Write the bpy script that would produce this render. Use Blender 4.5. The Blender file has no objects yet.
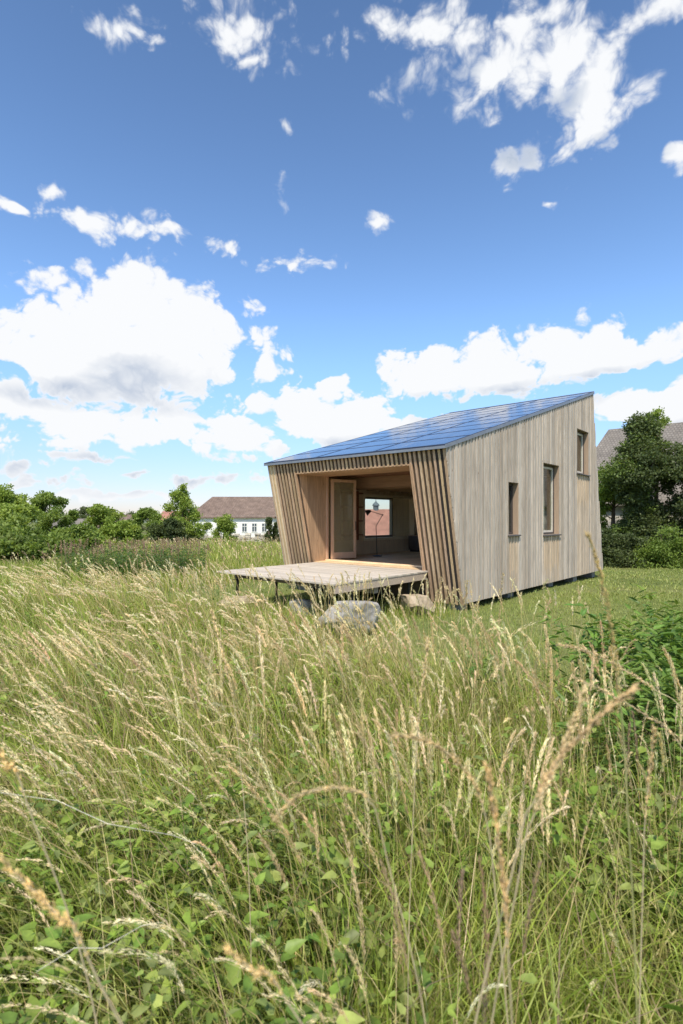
import bpy, bmesh, math, random
import numpy as np
from mathutils import Vector, Matrix
R = math.radians
rng = np.random.default_rng(7); random.seed(7)
S = bpy.context.scene; C = S.collection
F = 531.0; HZ = 518.0; CX = 341.5; EYE = 1.85

# ------------------------------------------------------------------ helpers
def tag(o, label=None, cat=None, group=None, kind=None):
    if label: o['label'] = label
    if cat: o['category'] = cat
    if group: o['group'] = group
    if kind: o['kind'] = kind
    return o
def empty(name, loc, rz=0, **k):
    o = bpy.data.objects.new(name, None); C.objects.link(o)
    o.location = loc; o.rotation_euler = (0, 0, rz); o.empty_display_size = .1
    return tag(o, **k)
def link(name, me, parent=None):
    o = bpy.data.objects.new(name, me); C.objects.link(o)
    if parent: o.parent = parent
    return o
class MB:
    """collects polygons, linked as one mesh"""
    def __init__(s): s.v = []; s.f = []; s.c = []; s.mi = []
    def poly(s, pts, faces, col=(1,1,1), mi=0):
        b = len(s.v); s.v += [tuple(p) for p in pts]; s.c += [col]*len(pts)
        for f in faces: s.f.append([b+i for i in f]); s.mi.append(mi)
    def box(s, x0,x1,y0,y1,z0,z1, col=(1,1,1), mi=0):
        p = [(x0,y0,z0),(x1,y0,z0),(x1,y1,z0),(x0,y1,z0),(x0,y0,z1),(x1,y0,z1),(x1,y1,z1),(x0,y1,z1)]
        s.poly(p, [(3,2,1,0),(4,5,6,7),(0,1,5,4),(1,2,6,5),(2,3,7,6),(3,0,4,7)], col, mi)
    def hexa(s, p, col=(1,1,1), mi=0):
        s.poly(p, [(3,2,1,0),(4,5,6,7),(0,1,5,4),(1,2,6,5),(2,3,7,6),(3,0,4,7)], col, mi)
    def prism(s, poly, fn, d0, d1, col=(1,1,1), mi=0):
        """poly: 2-D points; fn(a,b,d)->xyz"""
        n = len(poly)
        p = [fn(a,b,d0) for a,b in poly] + [fn(a,b,d1) for a,b in poly]
        s.poly(p, [tuple(range(n))[::-1], tuple(range(n,2*n))] + [(i,(i+1)%n,n+(i+1)%n,n+i) for i in range(n)], col, mi)
    def tube(s, pts, rad, seg=8, col=(1,1,1), mi=0, cap=True):
        pts = [Vector(p) for p in pts]; n = len(pts)
        if not hasattr(rad, '__len__'): rad = [rad]*n
        vs = []
        for i, p in enumerate(pts):
            t = (pts[min(i+1,n-1)] - pts[max(i-1,0)]).normalized()
            a = Vector((1,0,0)) if abs(t.x) < .8 else Vector((0,1,0))
            u = t.cross(a).normalized(); w = t.cross(u)
            for k in range(seg):
                q = 2*math.pi*k/seg
                vs.append(p + (u*math.cos(q) + w*math.sin(q))*rad[i])
        fs = [(i*seg+k, i*seg+(k+1)%seg, (i+1)*seg+(k+1)%seg, (i+1)*seg+k) for i in range(n-1) for k in range(seg)]
        if cap: fs += [tuple(range(seg))[::-1], tuple((n-1)*seg+k for k in range(seg))]
        s.poly(vs, fs, col, mi)
    def build(s, name, mats, parent=None, smooth=False, bevel=0):
        me = bpy.data.meshes.new(name); me.from_pydata(s.v, [], s.f)
        if not isinstance(mats, (list, tuple)): mats = [mats]
        for m in mats: me.materials.append(m)
        me.polygons.foreach_set('material_index', s.mi)
        ca = me.color_attributes.new('col', 'FLOAT_COLOR', 'POINT')
        a = np.ones((len(s.v), 4), np.float32); a[:, :3] = s.c
        ca.data.foreach_set('color', a.ravel())
        bm = bmesh.new(); bm.from_mesh(me); bmesh.ops.recalc_face_normals(bm, faces=bm.faces); bm.to_mesh(me); bm.free()
        if smooth: me.polygons.foreach_set('use_smooth', [True]*len(me.polygons))
        o = link(name, me, parent)
        if bevel:
            b = o.modifiers.new('b', 'BEVEL'); b.width = bevel; b.segments = 2; b.limit_method = 'ANGLE'
        return o
def clip(poly, a, b, c):
    """keep a*x+b*y<=c"""
    out = []; n = len(poly)
    for i in range(n):
        p, q = poly[i], poly[(i+1)%n]; dp = a*p[0]+b*p[1]-c; dq = a*q[0]+b*q[1]-c
        if dp <= 0: out.append(p)
        if (dp < 0) != (dq < 0) and abs(dp-dq) > 1e-9:
            k = dp/(dp-dq); out.append((p[0]+(q[0]-p[0])*k, p[1]+(q[1]-p[1])*k))
    return out
class NM:
    """numpy mesh collector for foliage"""
    def __init__(s): s.v=[]; s.q=[]; s.t=[]; s.c=[]; s.n=0
    def add(s, v, q, t, c):
        if q is not None and len(q): s.q.append(q + s.n)
        if t is not None and len(t): s.t.append(t + s.n)
        s.v.append(v); s.c.append(c); s.n += len(v)
    def build(s, name, mat, parent=None):
        v = np.concatenate(s.v).astype(np.float32); c = np.concatenate(s.c).astype(np.float32)
        q = np.concatenate(s.q) if s.q else np.zeros((0,4), int); t = np.concatenate(s.t) if s.t else np.zeros((0,3), int)
        me = bpy.data.meshes.new(name)
        me.vertices.add(len(v)); me.vertices.foreach_set('co', v.ravel())
        nl = q.size + t.size; me.loops.add(nl)
        me.loops.foreach_set('vertex_index', np.concatenate([q.ravel(), t.ravel()]).astype(np.int32))
        nf = len(q)+len(t); me.polygons.add(nf)
        ls = np.concatenate([np.arange(len(q))*4, len(q)*4 + np.arange(len(t))*3]).astype(np.int32)
        me.polygons.foreach_set('loop_start', ls)
        me.update(calc_edges=True); me.validate()
        ca = me.color_attributes.new('col', 'FLOAT_COLOR', 'POINT')
        a = np.ones((len(v),4), np.float32); a[:, :3] = c
        ca.data.foreach_set('color', a.ravel())
        me.materials.append(mat)
        return link(name, me, parent)

# ------------------------------------------------------------------ materials
def newmat(name):
    m = bpy.data.materials.new(name); m.use_nodes = True
    nt = m.node_tree; b = nt.nodes['Principled BSDF']
    return m, nt, b
def L(nt, a, b): nt.links.new(a, b)
def ramp(nt, fac, stops):
    r = nt.nodes.new('ShaderNodeValToRGB'); el = r.color_ramp.elements
    while len(el) < len(stops): el.new(.5)
    for e, (p, c) in zip(el, stops): e.position = p; e.color = (*c, 1)
    L(nt, fac, r.inputs[0]); return r.outputs[0]
def noise(nt, scale, detail=4, vec=None, rough=.55, stretch=None, coord='Object'):
    n = nt.nodes.new('ShaderNodeTexNoise'); n.inputs['Scale'].default_value = scale
    n.inputs['Detail'].default_value = detail; n.inputs['Roughness'].default_value = rough
    tc = nt.nodes.new('ShaderNodeTexCoord'); mp = nt.nodes.new('ShaderNodeMapping')
    if stretch: mp.inputs['Scale'].default_value = stretch
    L(nt, tc.outputs[coord], mp.inputs[0]); L(nt, mp.outputs[0], n.inputs['Vector'])
    return n.outputs['Fac']
def mixc(nt, fac, a, b, mode='MIX'):
    m = nt.nodes.new('ShaderNodeMix'); m.data_type = 'RGBA'; m.blend_type = mode
    for s, v in ((m.inputs[0], fac), (m.inputs[6], a), (m.inputs[7], b)):
        if isinstance(v, (int, float)): s.default_value = v
        elif isinstance(v, tuple): s.default_value = (*v, 1)
        else: L(nt, v, s)
    return m.outputs[2]
def attr(nt):
    a = nt.nodes.new('ShaderNodeAttribute'); a.attribute_name = 'col'; return a.outputs['Color']
def bump(nt, b, h, s=.3, d=.01):
    n = nt.nodes.new('ShaderNodeBump'); n.inputs['Strength'].default_value = s; n.inputs['Distance'].default_value = d
    L(nt, h, n.inputs['Height']); L(nt, n.outputs[0], b.inputs['Normal'])
def mat_plain(name, col, rough=.6, var=.25, scale=6, metal=0, useattr=False, stretch=None, bmp=.2, spec=.4):
    m, nt, b = newmat(name)
    n = noise(nt, scale, 6, stretch=stretch)
    lo = tuple(c*(1-var) for c in col); hi = tuple(min(1, c*(1+var)) for c in col)
    c = ramp(nt, n, [(.3, lo), (.7, hi)])
    if useattr: c = mixc(nt, 1.0, c, attr(nt), 'MULTIPLY')
    L(nt, c, b.inputs['Base Color']); b.inputs['Roughness'].default_value = rough; b.inputs['Metallic'].default_value = metal
    b.inputs['Specular IOR Level'].default_value = spec
    if bmp: bump(nt, b, n, bmp)
    return m
def mat_wood(name, col, rough=.75, axis=2, useattr=True, var=.3, knots=True):
    m, nt, b = newmat(name)
    st = [14., 14., 14.]; st[axis] = .9
    g = noise(nt, 3.0, 8, stretch=tuple(st), rough=.65)
    st2 = [2., 2., 2.]; st2[axis] = .35
    g2 = noise(nt, 1.6, 4, stretch=tuple(st2))
    lo = tuple(c*(1-var) for c in col); hi = tuple(min(1, c*(1+var)) for c in col)
    c = ramp(nt, g, [(.3, lo), (.68, hi)])
    c = mixc(nt, .25, c, ramp(nt, g2, [(.35, (.55,.5,.45)), (.65, (1.2,1.18,1.15))]), 'MULTIPLY')
    if useattr: c = mixc(nt, 1.0, c, attr(nt), 'MULTIPLY')
    if knots:
        v = nt.nodes.new('ShaderNodeTexVoronoi'); v.inputs['Scale'].default_value = 4.5
        tc = nt.nodes.new('ShaderNodeTexCoord'); mp = nt.nodes.new('ShaderNodeMapping')
        s3 = [1.6,1.6,1.6]; s3[axis] = .5; mp.inputs['Scale'].default_value = s3
        L(nt, tc.outputs['Object'], mp.inputs[0]); L(nt, mp.outputs[0], v.inputs['Vector'])
        k = ramp(nt, v.outputs['Distance'], [(.03, (.35,.28,.22)), (.075, (1,1,1))])
        c = mixc(nt, .8, c, k, 'MULTIPLY')
    L(nt, c, b.inputs['Base Color']); b.inputs['Roughness'].default_value = rough
    b.inputs['Specular IOR Level'].default_value = .25
    bump(nt, b, g, .35, .004)
    return m
def mat_leaf(name, rough=.5, trans=.35, spec=.3, gain=1.0, var=.25, scale=30):
    m, nt, b = newmat(name)
    out = nt.nodes['Material Output']
    n = noise(nt, scale, 2)
    c = mixc(nt, 1.0, attr(nt), ramp(nt, n, [(.3, tuple([gain*(1-var)]*3)), (.7, tuple([gain*(1+var)]*3))]), 'MULTIPLY')
    L(nt, c, b.inputs['Base Color']); b.inputs['Roughness'].default_value = rough
    b.inputs['Specular IOR Level'].default_value = spec
    t = nt.nodes.new('ShaderNodeBsdfTranslucent'); tc = mixc(nt, 1.0, c, (1.25,1.2,.6), 'MULTIPLY'); L(nt, tc, t.inputs[0])
    mx = nt.nodes.new('ShaderNodeMixShader'); mx.inputs[0].default_value = trans
    L(nt, b.outputs[0], mx.inputs[1]); L(nt, t.outputs[0], mx.inputs[2]); L(nt, mx.outputs[0], out.inputs[0])
    return m
def mat_glass(name, tint=(.9,.95,.92), rough=.01):
    m, nt, b = newmat(name); out = nt.nodes['Material Output']
    tr = nt.nodes.new('ShaderNodeBsdfTransparent'); tr.inputs[0].default_value = (*tint, 1)
    gl = nt.nodes.new('ShaderNodeBsdfGlossy'); gl.inputs['Roughness'].default_value = rough
    lw_ = nt.nodes.new('ShaderNodeLayerWeight'); pw_ = nt.nodes.new('ShaderNodeMath'); pw_.operation='POWER'; L(nt,lw_.outputs['Facing'],pw_.inputs[0]); pw_.inputs[1].default_value=4
    ad = nt.nodes.new('ShaderNodeMath'); ad.operation='MULTIPLY_ADD'; L(nt,pw_.outputs[0],ad.inputs[0]); ad.inputs[1].default_value=.9; ad.inputs[2].default_value=.04
    mx = nt.nodes.new('ShaderNodeMixShader'); L(nt, ad.outputs[0], mx.inputs[0])
    L(nt, tr.outputs[0], mx.inputs[1]); L(nt, gl.outputs[0], mx.inputs[2]); L(nt, mx.outputs[0], out.inputs[0])
    return m

M = {}
M['clad'] = mat_wood('weathered_cladding', (.475,.42,.355), .85, 2)
M['batten'] = mat_wood('larch_batten', (.52,.37,.235), .75, 2)
M['ply'] = mat_wood('plywood', (.74,.59,.41), .6, 2, knots=False, var=.14)
M['reveal'] = mat_wood('reveal_boards', (.29,.26,.22), .7, 2, knots=False, var=.12)
M['oak'] = mat_wood('jamb_boards', (.47,.32,.205), .65, 2, var=.3)
M['doorwood'] = mat_wood('door_wood', (.56,.37,.25), .5, 2, knots=False, var=.12)
M['dark'] = mat_plain('dark_membrane', (.03,.024,.02), .9, .2)
M['joist'] = mat_wood('joist_wood', (.36,.23,.15), .7, 1, knots=False, var=.2)
M['deck'] = mat_wood('deck_boards', (.50,.45,.385), .8, 1, var=.18)
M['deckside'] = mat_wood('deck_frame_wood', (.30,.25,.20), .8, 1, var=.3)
M['sill'] = mat_plain('sill_metal', (.13,.12,.12), .5, .15, metal=.5)
M['trim'] = mat_plain('roof_trim', (.30,.31,.33), .45, .1, metal=.7)
M['winframe'] = mat_plain('window_frame_dark', (.06,.05,.045), .5, .15)
M['winlight'] = mat_plain('window_frame_pale', (.60,.55,.47), .5, .1)
M['glass'] = mat_glass('glass')
M['doorglass'] = mat_glass('door_glass', (.85,.85,.70))
_nt = M['doorglass'].node_tree; _o = _nt.nodes['Material Output']; _sh = _o.inputs[0].links[0].from_socket
_d = _nt.nodes.new('ShaderNodeBsdfDiffuse'); _d.inputs[0].default_value=(.42,.36,.24,1); _m = _nt.nodes.new('ShaderNodeMixShader'); _m.inputs[0].default_value=.35
_nt.links.new(_sh,_m.inputs[1]); _nt.links.new(_d.outputs[0],_m.inputs[2]); _nt.links.new(_m.outputs[0],_o.inputs[0])
M['black'] = mat_plain('black_steel', (.02,.02,.02), .45, .2)
M['curtain'] = mat_plain('curtain_cloth', (.45,.38,.30), .9, .1)
M['pvframe'] = mat_plain('panel_frame', (.04,.05,.08), .35, .1, metal=.3)
M['concrete'] = mat_plain('pier_concrete', (.25,.24,.22), .9, .3, 9)
M['white'] = mat_plain('white_plaster', (.78,.77,.72), .9, .06, 1.2)
M['stonewall'] = mat_plain('rubble_wall', (.50,.46,.40), .95, .5, 1.6)
M['pane_dark'] = mat_plain('far_window_pane', (.10,.12,.13), .2, .3)
M['bark'] = mat_plain('bark', (.11,.085,.06), .95, .4, 12)
M['leaf'] = mat_leaf('tree_leaf', .5, .42)
M['grass'] = mat_leaf('grass_blade', .5, .35, var=.2, scale=25)
M['straw'] = mat_leaf('dry_grass', .6, .3, var=.15, scale=60)
M['weed'] = mat_leaf('weed_leaf', .45, .35, var=.2, scale=40)

# photovoltaic
m, nt, b = newmat('solar_glass'); M['pv'] = m
n1 = noise(nt, .9, 3); tcn = nt.nodes.new('ShaderNodeTexCoord'); br = nt.nodes.new('ShaderNodeTexBrick')
br.offset = 0; br.inputs['Scale'].default_value = 1; br.inputs['Brick Width'].default_value = .16; br.inputs['Row Height'].default_value = .16
br.inputs['Mortar Size'].default_value = .004
br.inputs['Color1'].default_value = (.006,.012,.045,1); br.inputs['Color2'].default_value = (.009,.018,.065,1); br.inputs['Mortar'].default_value = (.06,.09,.2,1)
L(nt, tcn.outputs['Object'], br.inputs['Vector'])
L(nt, br.outputs['Color'], b.inputs['Base Color']); b.inputs['Roughness'].default_value = .07
b.inputs['Specular IOR Level'].default_value = .2
n1 = noise(nt, 1.3, 4, stretch=(.5,3.2,1)); bump(nt, b, n1, .22, .02)
# roof tiles
def mat_tiles(name, col, col2, row=.3, w=.25, gy=1):
    m, nt, b = newmat(name)
    tcn = nt.nodes.new('ShaderNodeUVMap'); br = nt.nodes.new('ShaderNodeTexBrick')
    br.inputs['Scale'].default_value = 1; br.inputs['Brick Width'].default_value = w; br.inputs['Row Height'].default_value = row
    br.inputs['Mortar Size'].default_value = .025
    br.inputs['Color1'].default_value = (*col,1); br.inputs['Color2'].default_value = (*col2,1); br.inputs['Mortar'].default_value = (*[c*.7 for c in col],1)
    L(nt, tcn.outputs[0], br.inputs['Vector'])
    n = noise(nt, 1.1, 7, rough=.7)
    c = mixc(nt, .75, br.outputs['Color'], ramp(nt, n, [(.3,(.55,.52,.5)),(.7,(1.35,1.3,1.25))]), 'MULTIPLY')
    L(nt, c, b.inputs['Base Color']); b.inputs['Roughness'].default_value = .95
    bump(nt, b, br.outputs['Fac'], .15, .02)
    return m
M['tile_brown'] = mat_tiles('brown_tiles', (.17,.125,.10), (.22,.165,.135))
M['tile_red'] = mat_tiles('red_tiles', (.36,.17,.135), (.43,.22,.17))
M['tile_grey'] = mat_tiles('grey_tiles', (.19,.175,.155), (.225,.205,.185), row=.22, w=.18)
# ground
m, nt, b = newmat('ground_soil_turf'); M['ground'] = m
n1 = noise(nt, .35, 6, coord='Object'); n2 = noise(nt, 9, 8, coord='Object')
c = ramp(nt, n1, [(.3,(.10,.135,.04)),(.5,(.15,.18,.06)),(.7,(.20,.20,.085))])
c = mixc(nt, .7, c, ramp(nt, n2, [(.3,(.5,.5,.45)),(.7,(1.35,1.35,1.2))]), 'MULTIPLY')
L(nt, c, b.inputs['Base Color']); b.inputs['Roughness'].default_value = 1; b.inputs['Specular IOR Level'].default_value = .1
bump(nt, b, n2, .8, .05)
# hills
m, nt, b = newmat('wooded_hill'); M['hill'] = m
n1 = noise(nt, .02, 8); c = ramp(nt, n1, [(.35,(.05,.085,.05)),(.5,(.09,.13,.07)),(.62,(.19,.20,.11))])
L(nt, c, b.inputs['Base Color']); b.inputs['Roughness'].default_value = 1
# boulders
def mat_rock(name, lo, hi):
    m, nt, b = newmat(name)
    n = noise(nt, 4.5, 10, rough=.7); n2 = noise(nt, 1.5, 4)
    c = ramp(nt, n, [(.32, lo), (.5, tuple((a+q)/2 for a,q in zip(lo,hi))), (.66, hi)])
    c = mixc(nt, .5, c, ramp(nt, n2, [(.4,(.75,.75,.7)),(.6,(1.15,1.12,1.05))]), 'MULTIPLY')
    L(nt, c, b.inputs['Base Color']); b.inputs['Roughness'].default_value = .95
    bump(nt, b, n, .9, .03); return m
M['rock_grey'] = mat_rock('grey_limestone', (.17,.16,.15), (.46,.44,.42))
M['rock_tan'] = mat_rock('tan_sandstone', (.25,.19,.12), (.55,.45,.33))

# ------------------------------------------------------------------ ground
def ground_np(x, y):
    x = np.asarray(x, float); y = np.asarray(y, float)
    z = -0.022*np.clip(y-14, 0, 90)
    z = z + .03*np.sin(x*.9+1.3)*np.sin(y*.7) * np.clip((np.abs(y-3)+2)/8, .3, 1)
    z = z - .004*np.clip(y-104, 0, 1000)
    return z
def gz(x, y): return float(ground_np(x, y))
def axis_pts(lo, hi, fine_lo, fine_hi, step):
    a = list(np.arange(fine_lo, fine_hi+.001, step)); s = step; x = a[-1]
    while x < hi: s *= 1.25; x += s; a.append(x)
    s = step; x = a[0]; b = []
    while x > lo: s *= 1.25; x -= s; b.append(x)
    return np.array(b[::-1]+a)
gx = axis_pts(-3000, 3000, -30, 30, .6); gy = axis_pts(-400, 4000, -6, 60, .6)
X, Y = np.meshgrid(gx, gy); Z = ground_np(X, Y)
nx, ny = len(gx), len(gy)
idx = np.arange(nx*ny).reshape(ny, nx)
q = np.stack([idx[:-1,:-1], idx[:-1,1:], idx[1:,1:], idx[1:,:-1]], -1).reshape(-1,4)
g = NM(); g.add(np.stack([X,Y,Z],-1).reshape(-1,3), q, None, np.ones((nx*ny,3)))
go = g.build('ground', M['ground']); tag(go, kind='structure')
for p in go.data.polygons: p.use_smooth = True
# hills on the horizon
def hill(x0,x1,y,h,seed,zb=-6):
    r = np.random.default_rng(seed); n = 90; xs = np.linspace(x0,x1,n); ph = r.random(5)*6
    prof = .55+.25*np.sin(xs/170+ph[0])+.12*np.sin(xs/70+ph[1])+.05*np.sin(xs/23+ph[2])
    prof *= np.clip(np.minimum(xs-x0, x1-xs)/(abs(x1-x0)*.2), 0, 1)
    mb = NM(); rows = 7; V = []
    for j in range(rows):
        a = j/(rows-1)*math.pi
        V.append(np.stack([xs, np.full(n, y-160*math.cos(a)) + 8*np.sin(xs/30+j), zb+prof*h*math.sin(a)+(.8*np.sin(xs/5+j)*math.sin(a))],-1))
    V = np.concatenate(V); id2 = np.arange(rows*n).reshape(rows,n)
    q = np.stack([id2[:-1,:-1], id2[:-1,1:], id2[1:,1:], id2[1:,:-1]],-1).reshape(-1,4)
    mb.add(V,q,None,np.ones((len(V),3)))
    o = mb.build('hill', M['hill']); tag(o, kind='structure')
hill(-1500,300,900,26,3); hill(-1100,-150,700,14,5); hill(-300,1500,1200,22,8)

# ------------------------------------------------------------------ the cabin
P0 = (2.40, 10.5); ANG = math.atan2(.7499, .6616)
d1 = (math.cos(ANG), math.sin(ANG)); d2 = (-math.sin(ANG), math.cos(ANG))
def loc_tu(x, y):
    dx, dy = x-P0[0], y-P0[1]; return dx*d1[0]+dy*d1[1], dx*d2[0]+dy*d2[1]
W = 5.06; ZB = .15; FL = .77; LEAN = .2264
roofz = lambda t: 3.185 + .286*(t+.687)
tf = lambda z: -LEAN*(z-ZB)                       # front edge of the side wall
tb = lambda z: 9.37 - (9.37-8.30)/(5.755-.15)*(z-ZB)
cabin = empty('timber_cabin', (P0[0], P0[1], 0), ANG,
    label='small timber cabin with slanting batten front, open porch and blue solar roof', cat='cabin')
side_poly = [(tf(ZB),ZB),(tb(ZB),ZB),(8.30,5.755),(-.687,3.185)]
wins = [(2.04,2.60,1.46,2.67),(4.135,5.285,1.41,3.27),(6.77,7.84,3.16,4.48)]
def strips(t0, t1, bounds):
    poly = clip(clip(side_poly, 1,0,t1), -1,0,-t0); return poly
# side wall core with openings
def wall_core(mb, edges, holes, fn, d0, d1_, poly0):
    for a, b_ in zip(edges[:-1], edges[1:]):
        p = clip(clip(poly0, 1,0,b_), -1,0,-a)
        if len(p) < 3: continue
        h = [w for w in holes if w[0] < (a+b_)/2 < w[1]]
        if h:
            w = h[0]
            for pp in (clip(p,0,1,w[2]), clip(p,0,-1,-w[3])):
                if len(pp) >= 3: mb.prism(pp, fn, d0, d1_)
        else: mb.prism(p, fn, d0, d1_)
core = MB()
ed = [-.75] + [v for w in wins for v in w[:2]] + [9.6]
wall_core(core, ed, wins, lambda a,b,d: (a,d,b), .0, .24, [(p[0]*1.0,p[1]-.01 if p[1]>1 else p[1]) for p in side_poly])
core.build('side_wall', M['dark'], cabin)
# cladding boards
cl = MB(); t = -.70; bounds = [t]; wedges = sorted(v for w in wins for v in w[:2])
while t < 9.45:
    w_ = random.choice([.05,.065,.075,.085,.10]); nt_ = t + w_
    nxt = [e for e in wedges if e > t+1e-6]
    if nxt and nt_ > nxt[0]-.035: nt_ = nxt[0]
    t = nt_; bounds.append(t)
for i, (a, b_) in enumerate(zip(bounds[:-1], bounds[1:])):
    mid = (a+b_)/2; h = [w for w in wins if w[0] < mid < w[1]]
    gap = .006 if i % 2 else .004; out = -.022 - (.014 if i%2 else 0) - random.random()*.004
    p = clip(clip(side_poly, 1,0,b_-gap), -1,0,-(a+gap))
    if len(p) < 3: continue
    g_ = random.uniform(.78,1.14); wm = random.uniform(-.02,.03)
    col = (g_*(1+wm), g_, g_*(1-wm*1.2))
    if h:
        w = h[0]
        lo = clip(p,0,1,w[2]-.03); hi = clip(p,0,-1,-w[3])
        # boards under a sill are less weathered: browner wood
        k = random.uniform(.9,1.1); tan = (1.10*k,1.0*k,.86*k)
        cut = w[2]-.03-random.uniform(.75,1.1)*(1.0 if w[2]<3 else .9)
        up_ = clip(lo,0,-1,-cut); dn = clip(lo,0,1,cut)
        if len(up_)>=3: cl.prism(up_, lambda a,b,d:(a,d,b), out, -.001, tan)
        if len(dn)>=3: cl.prism(dn, lambda a,b,d:(a,d,b), out, -.001, tuple((x+y)/2 for x,y in zip(tan,col)))
        if len(hi)>=3: cl.prism(hi, lambda a,b,d:(a,d,b), out, -.001, col)
    else: cl.prism(p, lambda a,b,d:(a,d,b), out, -.001, col)
cl.build('board_cladding', M['clad'], cabin)
# side windows
for k, (a, b_, z0, z1) in enumerate(wins):
    fr = MB(); y0, y1 = .10, .17; fw = .06
    fr.box(a+.012,a+fw,y0,y1,z0+.012,z1-.012); fr.box(b_-fw,b_-.012,y0,y1,z0+.012,z1-.012)
    fr.box(a+fw,b_-fw,y0,y1,z1-fw,z1-.012); fr.box(a+fw,b_-fw,y0,y1,z0+.012,z0+fw)
    wo = fr.build('window', M['winframe'], cabin, bevel=.004)
    rv = MB()
    rv.box(a,a+.012,-.03,.235,z0,z1,(.95,.9,.8)); rv.box(b_-.012,b_,-.03,.235,z0,z1,(1.2,1.0,.85))  # right side tinted lighter, head darker: sun and shade put into colour
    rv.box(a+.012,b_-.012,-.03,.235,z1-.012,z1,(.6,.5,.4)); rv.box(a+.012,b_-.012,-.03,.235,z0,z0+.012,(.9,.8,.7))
    rv.build('reveal', M['reveal'], wo)
    if k > 0:
        f2 = MB(); f2.box(a+fw,a+fw+.05,y0+.015,y1-.01,z0+fw,z1-fw); f2.box(b_-fw-.05,b_-fw,y0+.015,y1-.01,z0+fw,z1-fw)
        f2.box(a+fw+.05,b_-fw-.05,y0+.015,y1-.01,z0+fw,z0+fw+.05); f2.box(a+fw+.05,b_-fw-.05,y0+.015,y1-.01,z1-fw-.05,z1-fw)
        f2.build('sash', M['winlight'], wo)
    pn = MB(); pn.box(a+fw-.005,b_-fw+.005,.132,.138,z0+fw-.005,z1-fw+.005); pn.build('pane', M['glass'], wo)
    ct = MB(); n = 14
    x0c, x1c = a+.05, a+(b_-a)*(.75 if k else .5)
    for j in range(n):
        xa = x0c+(x1c-x0c)*j/n; xb = x0c+(x1c-x0c)*(j+1)/n; oa=.02*math.sin(j*1.6); ob=.02*math.sin((j+1)*1.6)
        ct.hexa([(xa,.27+oa,z0-.05),(xb,.27+ob,z0-.05),(xb,.275+ob,z0-.05),(xa,.275+oa,z0-.05),(xa,.27+oa,z1),(xb,.27+ob,z1),(xb,.275+ob,z1),(xa,.275+oa,z1)])
    ct.build('curtain', M['curtain'], wo)
    sl = MB(); sl.hexa([(a-.04,-.085,z0-.03),(b_+.04,-.085,z0-.03),(b_+.04,.10,z0-.02),(a-.04,.10,z0-.02),
                        (a-.04,-.085,z0-.002),(b_+.04,-.085,z0-.002),(b_+.04,.10,z0+.014),(a-.04,.10,z0+.014)])
    sl.build('sill', M['sill'], wo, bevel=.003)
# far side wall with the big window
FW = (2.80,5.45,1.22,2.52); lw = MB()
wall_core(lw, [-.75,FW[0],FW[1],9.6], [FW], lambda a,b,d:(a,d,b), W-.24, W, side_poly)
lw.build('side_wall', M['ply'], cabin)
lc = MB(); t = -.7
while t < 9.4:
    w_ = random.choice([.1,.12,.14]); p = clip(clip(side_poly,1,0,t+w_-.004),-1,0,-t); t += w_
    if len(p) < 3: continue
    g_ = random.uniform(.8,1.15); f = lambda a,b,d:(a,d,b)
    if FW[0]-.1 < t-w_/2 < FW[1]+.05:
        for pp in (clip(p,0,1,FW[2]), clip(p,0,-1,-FW[3])): lc.prism(pp,f,W+.001,W+.025,(g_,)*3)
    else: lc.prism(p,f,W+.001,W+.025,(g_,)*3)
lc.build('board_cladding', M['clad'], cabin)
fr = MB(); a,b_,z0,z1 = FW; tm = 4.38; wd=(1,1,1)
y0,y1 = W-.30, W+.03
fr.box(a,a+.03,y0,y1,z0,z1,wd); fr.box(b_-.03,b_,y0,y1,z0,z1,wd); fr.box(a+.03,b_-.03,y0,y1,z1-.03,z1,wd); fr.box(a+.03,b_-.03,y0-.04,y1,z0,z0+.03,wd)
fr.box(a-.05,a,y0,W-.242,z0-.05,z1+.05,wd); fr.box(b_,b_+.05,y0,W-.242,z0-.05,z1+.05,wd); fr.box(a,b_,y0,W-.242,z0-.05,z0,wd); fr.box(a,b_,y0,W-.242,z1,z1+.05,wd)
fr.box(tm+.057,b_-.03,W-.12,W-.09,z0+.03,z1-.03,(1.0,1.0,.9))  # panel stands in for the deep reveal, sky light put into its pale colour
M['pine'] = mat_wood('pale_pine', (.88,.76,.56), .6, 2, knots=False, var=.1)
wo = fr.build('window', M['pine'], cabin)
f2 = MB(); y0,y1=W-.13,W-.05
f2.box(a+.03,a+.09,y0,y1,z0+.03,z1-.03); f2.box(tm,tm+.055,y0-.02,y1,z0+.03,z1-.03); f2.box(a+.09,tm,y0,y1,z0+.03,z0+.09); f2.box(a+.09,tm,y0,y1,z1-.09,z1-.03)
f2.build('sash', mat_plain('brown_sash',(.22,.17,.12),.5,.15), wo)
pn = MB(); pn.box(a+.085,tm+.005,W-.095,W-.089,z0+.085,z1-.085); pn.build('pane', M['glass'], wo)
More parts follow.
